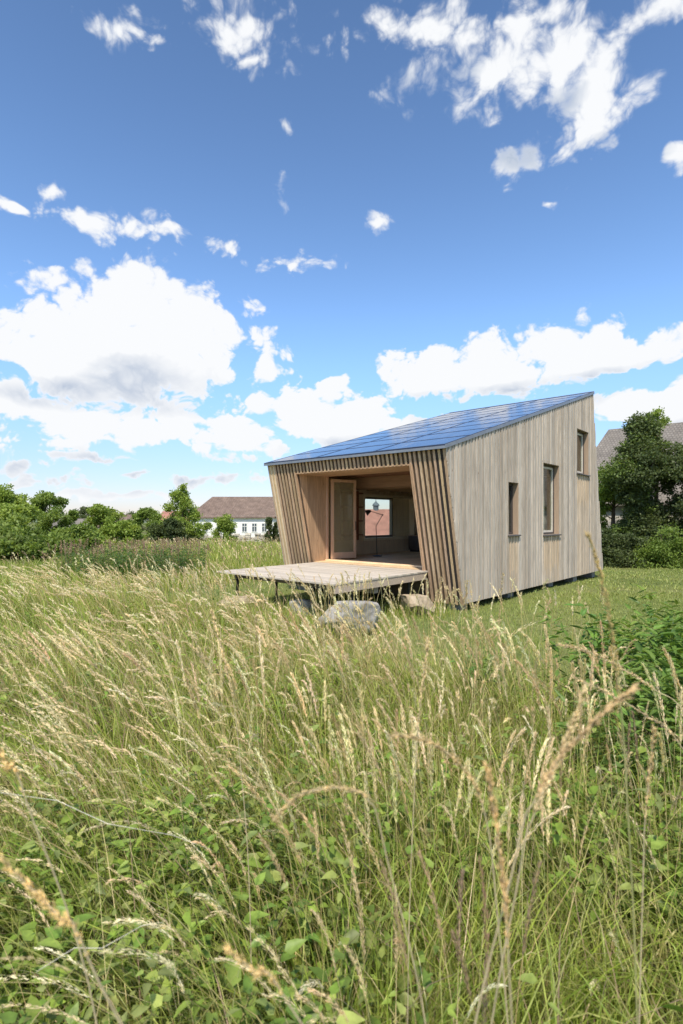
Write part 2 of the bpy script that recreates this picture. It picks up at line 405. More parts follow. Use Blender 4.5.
# back wall, floor, porch walls
bw = MB(); fr_ = lambda z: tb(z)
bw.hexa([(tb(ZB)-.24,.24,ZB),(tb(ZB),.24,ZB),(tb(ZB),W-.24,ZB),(tb(ZB)-.24,W-.24,ZB),(tb(5.7)-.24,.24,5.66),(tb(5.7),.24,5.66),(tb(5.7),W-.24,5.66),(tb(5.7)-.24,W-.24,5.66)])
bw.build('back_wall', M['ply'], cabin)
OU0, OU1, OZ = .83, 4.10, 2.93
fw = MB()   # dark backing of the leaning front
def fp(u, z, d): return (tf(z)+d, u, z)
for (ua,ub,za,zb_) in ((0.0,OU0,ZB,3.17),(OU1,W,ZB,3.17),(OU0,OU1,OZ+.002,3.17),(OU0,OU1,ZB,FL-.20)):
    fw.hexa([fp(ua,za,.03),fp(ua,za,.09),fp(ub,za,.09),fp(ub,za,.03),fp(ua,zb_,.03),fp(ua,zb_,.09),fp(ub,zb_,.09),fp(ub,zb_,.03)])
fw.build('front_wall', mat_plain('brown_membrane',(.13,.092,.062),.9,.2), cabin)
bt = MB(); n = 46; pitch = (W-.052)/ (n-1)
for i in range(n):
    u = i*pitch; ua, ub = u, u+.050; g_ = random.uniform(.75,1.2); c_ = (g_, g_*random.uniform(.96,1.02), g_*random.uniform(.92,1.03))
    if ub > OU0+.01 and ua < OU1-.01: za = OZ-.02
    else: za = ZB-.03 if ub<OU0+.06 else ZB-.02
    zb_ = 3.168
    bt.hexa([fp(ua,za,-.010),fp(ua,za,.014),fp(ub,za,.014),fp(ub,za,-.010),fp(ua,zb_,-.010),fp(ua,zb_,.014),fp(ub,zb_,.014),fp(ub,zb_,-.010)], c_)
bt.build('vertical_battens', M['batten'], cabin)
# porch jambs and soffit
for (ua,ub,bb) in ((OU1, OU1+.03, 1), (OU0-.03, OU0, 0)):
    j = MB()
    zc = [FL-.1]+[OZ]
    tt = [-.60+.0, -.25, .0, .22, .46]
    for k in range(4):
        g_ = random.uniform(.85,1.12)
        def te(z, k): return max(tt[k], tf(z)-.032) if k else tf(z)-.032
        def te2(z,k): return max(te(z,k), tt[k+1]) - .002
        z0,z1 = FL-.12, OZ
        j.hexa([(te(z0,k),ua,z0),(te2(z0,k),ua,z0),(te2(z0,k),ub,z0),(te(z0,k),ub,z0),(te(z1,k),ua,z1),(te2(z1,k),ua,z1),(te2(z1,k),ub,z1),(te(z1,k),ub,z1)], (g_,g_*.99,g_*.97))
    j.build('porch_jamb', M['oak'], cabin)
so = MB(); so.box(-.63,.46,OU0,OU1,OZ-.03,OZ-.001,(.9,.85,.8)); so.build('porch_soffit', M['oak'], cabin)
iw = MB()
iw.box(.465,.56,OU1+.032,W-.242,FL+.001,2.948); iw.build('partition', M['ply'], cabin); iw = MB(); iw.box(.465,.56,.242,OU0-.032,FL+.001,2.948)
iw.build('partition', M['ply'], cabin)
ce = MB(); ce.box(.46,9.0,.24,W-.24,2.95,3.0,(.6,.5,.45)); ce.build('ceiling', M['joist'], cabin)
jo = MB()
for tj in (1.75,2.35,2.95,3.55,4.15,4.75,5.35,5.95): jo.box(tj,tj+.07,.25,W-.25,2.66,2.948,(random.uniform(.8,1.1),)*3)
jo.build('ceiling_joists', M['joist'], cabin)
fl = MB()
for i in range(30):
    ua = .25+i*(W-.5)/30; g_ = random.uniform(.9,1.08); fl.box(.0,9.0,ua,ua+(W-.5)/30-.003,FL-.06,FL,(g_,g_*.9,g_*.78))
fl.build('floor', M['ply'], cabin)
ts = MB(); ts.box(.40,.52,OU0+.002,OU1-.002,FL+.002,FL+.03,(1.2,1.15,1.05)); ts.build('threshold', M['ply'], cabin)
us = MB(); us.box(.05,9.2,.24,W-.24,ZB+.02,FL-.07); us.build('floor_frame', M['dark'], cabin)
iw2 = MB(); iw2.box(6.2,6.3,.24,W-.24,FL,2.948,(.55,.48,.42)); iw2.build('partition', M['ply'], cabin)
sh = MB()  # open shelving beside the window
for z in (1.35,1.75,2.15,2.55): sh.box(1.5,2.50,W-.50,W-.245,z,z+.03,(.7,.45,.36))
for t_ in (1.5,1.9,2.27): sh.box(t_,t_+.03,W-.495,W-.245,FL+.45,2.62,(.7,.45,.36))
sh.build('wall_shelf', M['joist'], cabin)
# open glazed door leaf
a_ = Vector((.50,3.99)); b2 = Vector((1.24,3.80)); dv = (b2-a_).normalized(); nv = Vector((-dv.y, dv.x)); Ld = (b2-a_).length
def dp(s, d, z): p = a_+dv*s+nv*d; return (p.x,p.y,z)
def dbox(mb, s0,s1,e0,e1,z0,z1,c=(1,1,1)):
    mb.hexa([dp(s0,e0,z0),dp(s1,e0,z0),dp(s1,e1,z0),dp(s0,e1,z0),dp(s0,e0,z1),dp(s1,e0,z1),dp(s1,e1,z1),dp(s0,e1,z1)], c)
dm = MB(); zt=2.84; zl=FL+.04
dbox(dm,0,.07,-.03,.03,zl,zt); dbox(dm,Ld-.07,Ld,-.03,.03,zl,zt); dbox(dm,.07,Ld-.07,-.03,.03,zt-.07,zt); dbox(dm,.07,Ld-.07,-.03,.03,zl,zl+.16)
do = dm.build('door', M['doorwood'], cabin, bevel=.004)
dg = MB(); dbox(dg,.068,Ld-.068,-.008,.008,zl+.155,zt-.085); dg.build('pane', M['doorglass'], do)
dh = MB(); dh.tube([dp(Ld-.045,-.03,1.75),dp(Ld-.045,-.07,1.75),dp(Ld-.045,-.07,1.55),dp(Ld-.045,-.03,1.55)],.009,6); dh.build('handle', M['black'], do)
for (ua,ub) in ((OU1-.05,OU1-.001),(OU0+.001,OU0+.05)):
    jf = MB(); jf.box(.42,.463,ua,ub,FL+.031,OZ-.031); jf.build('door_frame', M['doorwood'], cabin)
# roof
rf = MB(); t0, t1 = -.687-.06, 8.30+.05
def rz(t, o=0): return roofz(t)+o
def rslab(mb, ta,tb_,ua,ub,o0,o1,col=(1,1,1)):
    mb.hexa([(ta,ua,rz(ta,o0)),(tb_,ua,rz(tb_,o0)),(tb_,ub,rz(tb_,o0)),(ta,ub,rz(ta,o0)),(ta,ua,rz(ta,o1)),(tb_,ua,rz(tb_,o1)),(tb_,ub,rz(tb_,o1)),(ta,ub,rz(ta,o1))],col)
rslab(rf, t0,t1,-.045,W+.06,-.008,.030)
ro = rf.build('roof', M['dark'], cabin)
tr = MB(); rslab(tr,t0-.012,t1+.012,-.054,-.047,-.012,.062); rslab(tr,t0-.012,t1+.012,W+.062,W+.070,-.012,.062)
rslab(tr,t0-.012,t0-.001,-.046,W+.06,-.010,.040); rslab(tr,t1+.001,t1+.014,-.046,W+.06,-.02,.08)
tr.build('edge_trim', M['trim'], ro)
NC, NR = 3, 9; pw = (W+.06)/NC; pl = (t1-t0-.04)/NR
for i in range(NC):
    for j_ in range(NR):
        pm = MB(); ua = -.03+i*pw; ta = t0+.02+j_*pl
        rslab(pm, ta+.03, ta+pl-.03, ua+.03, ua+pw-.03, .032, .062)
        po = pm.build('solar_panel', M['pv'], ro)
        fm = MB()
        for (aa,ab,ba,bb) in ((ta+.002,ta+.03,ua+.002,ua+pw-.002),(ta+pl-.03,ta+pl-.002,ua+.002,ua+pw-.002),(ta+.03,ta+pl-.03,ua+.002,ua+.03),(ta+.03,ta+pl-.03,ua+pw-.03,ua+pw-.002)):
            rslab(fm, aa,ab,ba,bb,.032,.066)
        # frame belongs to the panel mesh: join by data
        me = po.data; me.materials.append(M['pvframe'])
        bm = bmesh.new(); bm.from_mesh(me); k0 = len(bm.faces); bm.from_mesh(fm.build('x', M['trim']).data); bm.faces.ensure_lookup_table()
        for f_ in bm.faces[k0:]: f_.material_index = 1
        bm.to_mesh(me); bm.free(); bpy.data.objects.remove(bpy.data.objects['x'], do_unlink=True)
# piers
for (tp, up) in ((.3,.3),(2.6,.3),(5.2,.3),(7.2,.3),(9.0,.3),(.3,4.7),(4.5,4.7),(9.0,4.7)):
    mb = MB(); wx,wy = P0[0]+tp*d1[0]+up*d2[0], P0[1]+tp*d1[1]+up*d2[1]; g0 = gz(wx,wy)-.15
    mb.box(tp-.16,tp+.16,up-.14,up+.14,g0,ZB+.019); mb.build('foundation_pier', M['concrete'], cabin, bevel=.01)
# deck
DU0, DU1, DT0, DT1 = .72, 3.97, -3.0, -.12
dk = MB(); nb = 22; bwid = (DT1-DT0)/nb
for i in range(nb):
    ta = DT0+i*bwid; g_ = random.uniform(.86,1.12); dz = random.uniform(-.002,.002)
    dk.box(ta, ta+bwid-.006, DU0, DU1, FL-.035+dz, FL+dz-.004, (g_,g_*.985,g_*.96))
dko = dk.build('deck', M['deck'], cabin, bevel=.002)
df = MB()
for t_ in (DT0+.42, DT0+1.0, DT0+2.0, DT1-.06): df.box(t_,t_+.05,DU0+.052,DU1-.262,FL-.165,FL-.04,(.6,.6,.6))  # joists and inner beam tinted dark: the deck's shade put into colour
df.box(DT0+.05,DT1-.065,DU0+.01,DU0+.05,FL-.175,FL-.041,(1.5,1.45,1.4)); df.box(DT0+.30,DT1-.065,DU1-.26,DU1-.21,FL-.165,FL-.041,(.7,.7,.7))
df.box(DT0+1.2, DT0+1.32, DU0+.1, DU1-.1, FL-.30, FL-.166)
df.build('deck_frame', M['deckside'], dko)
for (tp,up) in ((-2.75,3.6),(-2.75,1.05),(-1.7,3.6),(-.5,3.7),(-.5,.95),(-1.75,1.4)):
    mb = MB(); mb.tube([(tp,up,-.15),(tp,up,FL-.15)],.03,8); mb.box(tp-.07,tp+.07,up-.07,up+.07,FL-.175,FL-.167); mb.build('deck_post', M['black'], dko)

def wpos(t,u): return (P0[0]+t*d1[0]+u*d2[0], P0[1]+t*d1[1]+u*d2[1])
# lamp standing in the room
lx, ly = wpos(2.15, 4.0)
def px(x, y, Yd): return ((x-CX)/F*Yd, Yd, EYE-(y-HZ)/F*Yd)
LY = 15.0
lamp = empty('floor_lamp', (px(377,0,LY)[0], LY, FL), label='thin-armed black reading lamp standing in front of the big window inside the cabin', cat='lamp')
def lp(x, y): q = px(x,y,LY); return (q[0]-lamp.location.x, 0, q[2]-FL)
mb = MB(); mb.tube([(0,0,0),(0,0,.02),(0,0,.035)],[.13,.13,.03],20); mb.build('base', M['black'], lamp)
mb = MB(); mb.tube([(0,0,.03), lp(376,526)],.009,8); mb.build('pole', M['black'], lamp)
mb = MB(); mb.tube([lp(376,526),lp(382.5,515)],.008,8); mb.tube([lp(382.5,515),lp(370,511)],.008,8); mb.tube([tuple(np.add(lp(382.5,515),(0,-.02,0))),tuple(np.add(lp(382.5,515),(0,.02,0)))],.022,8); mb.build('arm', M['black'], lamp)
mb = MB(); a=Vector(lp(371,511)); mb.tube([a, a+Vector((-.05,0,-.01)), a+Vector((-.14,0,-.06))],[.025,.05,.085],14,cap=False); mb.build('lamp_shade', M['black'], lamp)
# dark stove-like cabinet at the back of the room
bx_, by_ = wpos(5.2,4.35); cb = empty('low_cabinet', (bx_,by_,FL), ANG, label='low dark cabinet against the wall below the right end of the big window', cat='cabinet')
mb = MB(); mb.box(-.35,.35,-.25,.25,.05,.50); mb.build('body', mat_plain('dark_cabinet',(.07,.05,.04),.6), cb, bevel=.01)
mb = MB(); mb.box(-.37,.37,-.27,.27,.502,.53); mb.build('top', M['joist'], cb, bevel=.005)
for s in (-.172,.172):
    mb = MB(); mb.box(s-.165,s+.165,-.268,-.252,.07,.48); d_=mb.build('door', mat_plain('cabinet_door',(.09,.065,.05),.5) if s<0 else bpy.data.materials['cabinet_door'], cb, bevel=.003)
for s in (-.3,.3):
    mb = MB(); mb.box(s-.02,s+.02,-.2,.2,0,.049); mb.build('leg', M['black'], cb)

# ------------------------------------------------------------------ boulders
def boulder(x, y, sx, sy, sz, seed, mat, label, rz_=0, sink=.12, cuts=9):
    r = random.Random(seed); bm = bmesh.new(); bmesh.ops.create_icosphere(bm, subdivisions=5, radius=1)
    planes = []
    for i in range(cuts):
        n = Vector((r.gauss(0,1), r.gauss(0,1), r.gauss(0,.8))).normalized(); planes.append((n, r.uniform(.50,.80)))
    planes.append((Vector((.08,.05,1)).normalized(), .55))
    off = Vector((r.random()*50,)*3)
    from mathutils import noise as mn
    for v in bm.verts:
        for n, d in planes:
            k = v.co.dot(n)
            if k > d: v.co -= n*(k-d)*.98
        nn = v.co.normalized()
        v.co += nn*(mn.fractal(v.co*1.6+off, 1.0, 2.0, 5)*.09 + mn.fractal(v.co*6+off, .8, 2.1, 4)*.035)
        v.co = Vector((v.co.x*sx, v.co.y*sy, v.co.z*sz))
    zs = min(v.co.z for v in bm.verts)
    for v in bm.verts: v.co.z -= zs
    me = bpy.data.meshes.new('boulder'); bm.to_mesh(me); bm.free(); me.materials.append(mat)
    me.polygons.foreach_set('use_smooth',[True]*len(me.polygons))
    o = link('boulder', me); o.location = (x, y, gz(x,y)-sink); o.rotation_euler = (0,0,rz_)
    tag(o, label, 'boulder', 'boulders under the deck'); return o
boulder(.10, 8.45, .58,.50,.46, 4, M['rock_grey'], 'big pale grey angular boulder under the front corner of the deck', .2, .14)
boulder(1.42, 10.1, .42,.36,.30, 12, M['rock_tan'], 'tan rounded boulder beside the foot of the slanting batten wall', .5, .1)
boulder(-2.05, 10.2, .50,.34,.32, 21, M['rock_tan'], 'brownish boulder half hidden in grass under the far left end of the deck', .9, .14)
boulder(-.75, 9.9, .38,.34,.30, 33, M['rock_grey'], 'dark shaded boulder deep under the middle of the deck', 1.2, .1)

# ------------------------------------------------------------------ distant buildings
def uvbox(o):
    """box-free UV: u along the horizontal of each face, v up its slope"""
    me = o.data; uv = me.uv_layers.new(name='UVMap')
    for p in me.polygons:
        n = p.normal; h = Vector((-n.y, n.x, 0)); h = h.normalized() if h.length > 1e-3 else Vector((1,0,0)); v_ = n.cross(h)
        for li in p.loop_indices:
            c = me.vertices[me.loops[li].vertex_index].co; uv.data[li].uv = (c.dot(h), c.dot(v_))
def house(name, label, cat, ox, oy, oz, rz_, Lx, Wy, eave, ridge, wallm, roofm, hipl=0, hipr=0, wlist=(), ov=.35, chim=(), group=None, wsize=(.9,1.4), wz=1.2, wcol=None, eaveband=True):
    """local x along the ridge 0..Lx, front at y=0, back at y=Wy"""
    r = empty(name, (ox,oy,oz), rz_, label=label, cat=cat, group=group)
    m = MB(); m.box(0,Lx,0,Wy,-.6,eave)
    hl = hipl>0; hr = hipr>0
    if not hl: m.poly([(0,.001,eave),(0,Wy-.001,eave),(0,Wy/2,ridge-.1),(.25,.001,eave),(.25,Wy-.001,eave),(.25,Wy/2,ridge-.1)],[(0,1,2),(3,4,5),(0,3,5,2),(1,4,5,2)])
    if not hr: m.poly([(Lx-.25,.001,eave),(Lx-.25,Wy-.001,eave),(Lx-.25,Wy/2,ridge-.1),(Lx,.001,eave),(Lx,Wy-.001,eave),(Lx,Wy/2,ridge-.1)],[(0,1,2),(3,4,5),(0,3,5,2),(1,4,5,2)])
    m.build('wall', wallm, r)
    f = MB(); th=.14; sl=(ridge-eave)/(Wy/2); ez = eave-ov*sl+.05
    x0,x1 = -ov, Lx+ov
    a0 = (x0,-ov,ez); a1=(x1,-ov,ez); b0=(x0,Wy+ov,ez); b1=(x1,Wy+ov,ez); r0=(x0+(hipl+ov if hl else 0),Wy/2,ridge); r1=(x1-(hipr+ov if hr else 0),Wy/2,ridge)
    top=[a0,a1,b1,b0,r0,r1]; bot=[(p[0],p[1],p[2]-th) for p in top]
    f.poly(top+bot, [(0,1,5,4),(2,3,4,5),(0,4,3),(1,2,5),(6,10,11,7),(8,11,10,9),(6,9,10),(7,11,8),(0,6,7,1),(1,7,8,2),(2,8,9,3),(3,9,6,0)])
    ro_ = f.build('roof', roofm, r); uvbox(ro_)
    for (cx_,cy_,ch) in chim:
        c = MB(); c.box(cx_-.3,cx_+.3,cy_-.3,cy_+.3,eave+.5,ridge+ch); c.box(cx_-.36,cx_+.36,cy_-.36,cy_+.36,ridge+ch,ridge+ch+.12); c.build('chimney', M['rock_tan'], ro_)
    for wx_ in wlist:
        w = MB(); ww,wh = wsize
        w.box(wx_-ww/2-.1,wx_+ww/2+.1,-.06,-.002,wz-.1,wz); w.box(wx_-ww/2-.1,wx_+ww/2+.1,-.05,-.002,wz+wh,wz+wh+.1)
        w.box(wx_-ww/2-.1,wx_-ww/2,-.05,-.002,wz,wz+wh); w.box(wx_+ww/2,wx_+ww/2+.1,-.05,-.002,wz,wz+wh)
        w.box(wx_-.03,wx_+.03,-.045,-.002,wz,wz+wh); w.box(wx_-ww/2,wx_-.03,-.04,-.002,wz+wh*.62,wz+wh*.62+.06); w.box(wx_+.03,wx_+ww/2,-.04,-.002,wz+wh*.62,wz+wh*.62+.06)
        wi = w.build('window', wallm, r)
        p = MB(); p.box(wx_-ww/2,wx_+ww/2,-.02,-.001,wz,wz+wh); p.build('pane', M['pane_dark'], wi)
    if eaveband:
        e = MB(); e.box(-.06,Lx+.06,-.1,-.001,eave-.35,eave-.02); e.build('cornice', wallm, r)
    return r
HYw = 75; hz_ = gz(-15,HYw)
house('farmhouse','long white farmhouse with a brown tiled hipped roof beyond the field','house',-21.4,HYw,hz_,0,12.2,8,3.5,6.35,M['white'],M['tile_brown'],hipl=2.2,hipr=0,
      wlist=(2.2,4.2,6.0,7.7,9.1,10.5),chim=(),wsize=(.62,1.15),wz=1.25)
house('farmhouse','right wing of the white farmhouse partly hidden by the slanting batten wall','house',-9.0,HYw-.6,hz_,0,8,8.6,3.6,6.1,M['white'],M['tile_brown'],wlist=(1.3,3.2),wsize=(.62,1.15),wz=1.25)
# red roofed building seen through the cabin window
rr = house('barn','brick red tiled roof with a small turret seen through the cabin window','barn',-3.2,58,gz(2,58)-.2,.04,17,9,1.3,4.05,M['white'],M['tile_red'],wlist=(3,7,11),wsize=(.8,.8),wz=.3,eaveband=False)
q = MB(); tx, ty = 7.45, 4.5
q.tube([(tx,ty,3.6),(tx,ty,4.45)],.32,8); q.tube([(tx,ty,4.45),(tx,ty,4.55),(tx,ty,4.7),(tx,ty,4.85),(tx,ty,5.0),(tx,ty,5.25)],[.42,.42,.34,.18,.05,.02],8)
q.build('turret', mat_plain('slate_blue',(.13,.15,.17),.7), rr)
# grey roofed barn on the right
bang = math.atan2(-.645,.764)
sx_, sy_ = 16.9-(-.645)*0, 34
# front-left corner: ridge start shifted half width towards the viewer
hw = 5.2; fx = 16.2 + (-.645)*hw; fy = 34.6 + (-.764)*hw
house('barn','old barn with a broad weathered grey roof behind the right hand tree','barn',fx,fy,gz(16,30),bang,18,2*hw,3.2,7.85,M['stonewall'],M['tile_grey'],hipl=1.1,ov=.3,eaveband=False)
# small roofs among the left trees
house('cottage','low cottage with a dark brown gabled roof between the far left trees','house',-42.5,92,gz(-40,92),.5,6,6,2.2,4.2,M['white'],M['tile_brown'],wlist=(1.5,4),eaveband=False)
house('cottage','small cottage with a reddish roof just left of the tall light green tree','house',-29.5,84,gz(-29,84),-.3,5,5,2.4,4.5,M['white'],M['tile_red'],wlist=(1.5,3.5),eaveband=False)
house('cottage','grey roofed shed among the bushes at the far left','shed',-50,90,gz(-48,90),.2,6,5,1.8,3.4,M['stonewall'],M['tile_grey'],wlist=(),eaveband=False)
# rubble garden wall
mb = MB(); rw = random.Random(3)
xx = -22.0
while xx < -6:
    w_ = rw.uniform(.35,.8); zz = gz(xx,66)-.2; hh = rw.uniform(.55,1.0)
    zc = zz
    while zc < zz+hh+.2:
        hs = rw.uniform(.2,.34); jx=rw.uniform(-.05,.05); g_=rw.uniform(.7,1.35)
        mb.box(xx+.01+jx,xx+w_-.01+jx,66+rw.uniform(-.1,.02),66.45+rw.uniform(-.03,.1),zc,zc+hs-.015,(g_,g_,g_*.97)); zc += hs
    xx += w_
gw = mb.build('garden_wall', mat_plain('rubble_stone',(.46,.42,.36),.95,.4,3,useattr=True), None, bevel=.03)
tag(gw,'low pale rubble wall crossing in front of the white farmhouse','wall')

# ------------------------------------------------------------------ foliage generators
def unit(v): return v/np.maximum(np.linalg.norm(v,axis=-1,keepdims=True),1e-9)
def leaf_quads(nm, P, size, col, up=.5, asp=.5, r=rng, dirs=None):
    """folded pointed leaf: 4 verts kite, 2 tris"""
    n = len(P); d = unit(r.normal(size=(n,3))) if dirs is None else unit(dirs)
    u = unit(r.normal(size=(n,3)) + np.array([0,0,up*2])); s = unit(np.cross(d,u)); nn = np.cross(s,d)
    L_ = size[:,None]
    v = np.stack([P, P+d*L_*.45+s*L_*asp*.5+nn*L_*.08, P+d*L_, P+d*L_*.45-s*L_*asp*.5+nn*L_*.08],1).reshape(-1,3)
    b = np.arange(n)[:,None]*4
    t = np.concatenate([b+np.array([0,1,2]), b+np.array([0,2,3])])
    nm.add(v, None, t, np.repeat(col,4,axis=0))
def tree(name, label, x, y, top, rad, nleaf, lsize, cols, trunk_h=.3, cat='tree', group=None, seed=0, nclump=26, clump=.32, shape='round', trunk_r=.12, zbot=None, upb=.3):
    r = np.random.default_rng(seed); g0 = gz(x,y); H = top-g0
    o = empty(name,(x,y,g0),label=label,cat=cat,group=group)
    zb = H*trunk_h if zbot is None else zbot
    # clump centres in crown volume
    cc = []
    while len(cc) < nclump:
        a = r.random()*2*math.pi; hh = r.random(); 
        if shape=='round': prof = math.sin(math.pi*min(1,(.12+.86*hh)))**.6
        elif shape=='cone': prof = (1-hh)*.95+.05
        elif shape=='tier': hh = r.random()**1.5; prof = (1-hh)**.75*(.55+.45*abs(math.sin(hh*11+1)))+.04
        elif shape=='column': prof = (.55+.45*math.sin(hh*9+seed))*(1-hh**3*.75)
        else: prof = (1-hh**2.2)**.5
        q_ = math.sqrt(r.random())*prof*rad*(1-clump*.35)
        cc.append((q_*math.cos(a), q_*math.sin(a), zb+(H-zb)*hh*.97))
    cc = np.array(cc)
    tm = MB(); lean = r.normal(size=2)*.03*H
    tp = [(0,0,-.2),(lean[0]*.3,lean[1]*.3,H*.3),(lean[0]*.6,lean[1]*.6,H*.6),(lean[0],lean[1],H*.86)]
    tm.tube(tp,[trunk_r*1.25,trunk_r,trunk_r*.6,trunk_r*.15],7)
    for c_ in cc[:min(nclump,34)]:
        zs = max(H*.12, min(c_[2]*.75, H*.8)); k = zs/H; st = Vector((lean[0]*k,lean[1]*k,zs)); en = Vector(c_)
        md = st.lerp(en,.5)+Vector((0,0,-.06*H*r.random()))
        tm.tube([st,md,en],[trunk_r*.4*(1-k*.6),trunk_r*.22,trunk_r*.06],5)
    tm.build('trunk', M['bark'], o, smooth=True)
    nm = NM(); per = r.multinomial(nleaf, np.full(nclump,1/nclump))
    cr = rad*clump*(.7+.7*r.random(nclump))
    ci = np.repeat(np.arange(nclump), per); n = len(ci)
    off = unit(r.normal(size=(n,3)))*(r.random((n,1))**.45)
    # sub-clumps make ragged outline
    sub = unit(r.normal(size=(nclump*9,3)))*.75; si = ci*9+r.integers(0,9,n)
    off = off*.5 + sub[si]*.75
    P = cc[ci] + off*cr[ci][:,None]*np.array([1,1,.75])
    P[:,2] = np.maximum(P[:,2], .03)
    cols = np.array(cols); w = r.random((n,1)); cb = cols[r.integers(0,len(cols),nclump)][ci]; c2 = cols[r.integers(0,len(cols),n)]
    col = (cb*.6+c2*.4)*(.8+.4*w)
    leaf_quads(nm, P, lsize*(.6+.8*r.random(n)), col, upb, .6, r)
    nm.build('crown', M['leaf'], o)
    return o
LG = [(.22,.31,.055),(.27,.36,.07),(.32,.40,.09)]       # light green
MG = [(.17,.25,.055),(.21,.30,.06),(.25,.33,.08)]
DG = [(.075,.105,.04),(.10,.135,.05),(.125,.16,.06)]
YG = [(.21,.29,.06),(.19,.24,.06),(.12,.18,.04)]
def pxx(p, Yd): return (p-CX)/F*Yd
def zy(yp, Yd): return EYE-(yp-HZ)/F*Yd
T = tree
# far left row
T('tree','rounded mid green tree at the far left edge of the field',pxx(4,38),38,zy(487,38),2.2,20000,.19,LG,.0,seed=1,nclump=30,shape='dome')
T('tree','broad leaning tree second from the left edge, darker than its neighbours',pxx(50,46),46,zy(495,46),2.3,18000,.19,MG,.1,seed=2,nclump=24)
T('tree','spreading light green tree with open crown between two cottages',pxx(103,48),48,zy(504,48),2.2,16000,.19,LG,.0,seed=3,nclump=22,clump=.3)
T('tree','dense mid green bushy tree left of the tall light green tree',pxx(148,52),52,zy(511,52),2.0,16000,.19,MG,.0,seed=4,nclump=20)
T('tree','tall airy light green tree standing left of the white farmhouse',pxx(183,50),50,zy(485,50),3.3,17000,.19,LG,.0,seed=5,nclump=64,clump=.19,shape='tier')
T('tree','small bush tree hiding the left windows of the white farmhouse',pxx(224,60),60,zy(516,60),2.4,13000,.19,LG,.0,seed=6,nclump=46,clump=.25,shape='tier')
T('conifer','dark slim conifer in front of the white farmhouse wall',pxx(269,64),64,zy(518,64),.62,6000,.17,DG,.02,cat='conifer',seed=7,nclump=26,shape='cone',clump=.5)
T('conifer','shorter dark conifer right beside the slim one at the farmhouse',pxx(276,65),65,zy(523,65),.62,6000,.17,DG,.02,cat='conifer',seed=8,nclump=22,shape='cone',clump=.5)
T('tree','dark far tree behind the cottage roofs',pxx(85,110),110,zy(509,110),4.0,5000,.3,DG,.1,seed=9)
T('tree','distant dark tree top above the reddish cottage roof',pxx(130,105),105,zy(513,105),3.0,4000,.3,DG,.1,seed=10)
# bushes in front left
bl = [(8,30,508,2.6,LG,'bright green bush at the left picture edge below the rounded tree'),(40,26,535,1.9,YG,'low yellow green bush in front of the darker leaning tree'),
      (78,30,529,1.8,MG,'mid green bush right of the low yellow green one'),(-25,24,505,2.3,MG,'large bush just at the left edge of the view'),
      (118,40,522,2.0,LG,'light bush below the spreading open tree'),(172,48,520,2.4,DG,'dark dense bush at the foot of the tall light green tree'),
      (14,20,540,1.6,YG,'nearest round bush in the field grass at far left')]
for i,(p_,Y_,yt,rd,cs,lb) in enumerate(bl): T('bush',lb,pxx(p_,Y_),Y_,zy(yt,Y_),rd,16000,.11+.0018*Y_,cs,.0,cat='bush',seed=20+i,nclump=22,shape='dome',group='bushes along the left of the field',trunk_r=.05)
# right hand trees
T('tree','tall dark tree overgrown with creeper in front of the grey barn roof',pxx(642,25),25,zy(420,25),2.15,70000,.12,DG+DG+MG[:1],.0,seed=40,nclump=120,clump=.32,shape='column',trunk_r=.16,zbot=.7)
T('tree','pale green leafy tree between the cabin corner and the dark creeper tree',pxx(612,27),27,zy(468,27),1.5,26000,.13,MG+LG,.0,seed=41,nclump=26,clump=.4,shape='dome')
T('tree','dark tree cut by the right picture edge beside the barn roof',pxx(694,24),24,zy(446,24),2.1,30000,.13,DG,.05,seed=42,nclump=36,clump=.4,shape='dome')
br_ = [(606,22.5,534,1.0,DG,'dark bush at the foot of the cabin back corner'),(632,22,538,1.1,DG,'dark low bush in the middle of the row under the creeper tree'),
       (662,21.5,529,1.2,MG,'lighter rounded bush at the right of the row under the creeper tree'),(700,21,532,1.3,MG,'bush at the right picture edge on the lawn border')]
for i,(p_,Y_,yt,rd,cs,lb) in enumerate(br_): T('bush',lb,pxx(p_,Y_),Y_,zy(yt,Y_),rd,11000,.09,cs,.0,cat='bush',seed=50+i,nclump=26,shape='dome',group='bushes along the lawn border',trunk_r=.05,clump=.42)
T('tree','tall twiggy top of a young tree rising above the barn ridge',pxx(655,26.5),26.5,zy(413,26.5),.7,3500,.11,MG+LG,.6,seed=60,nclump=14,clump=.5)

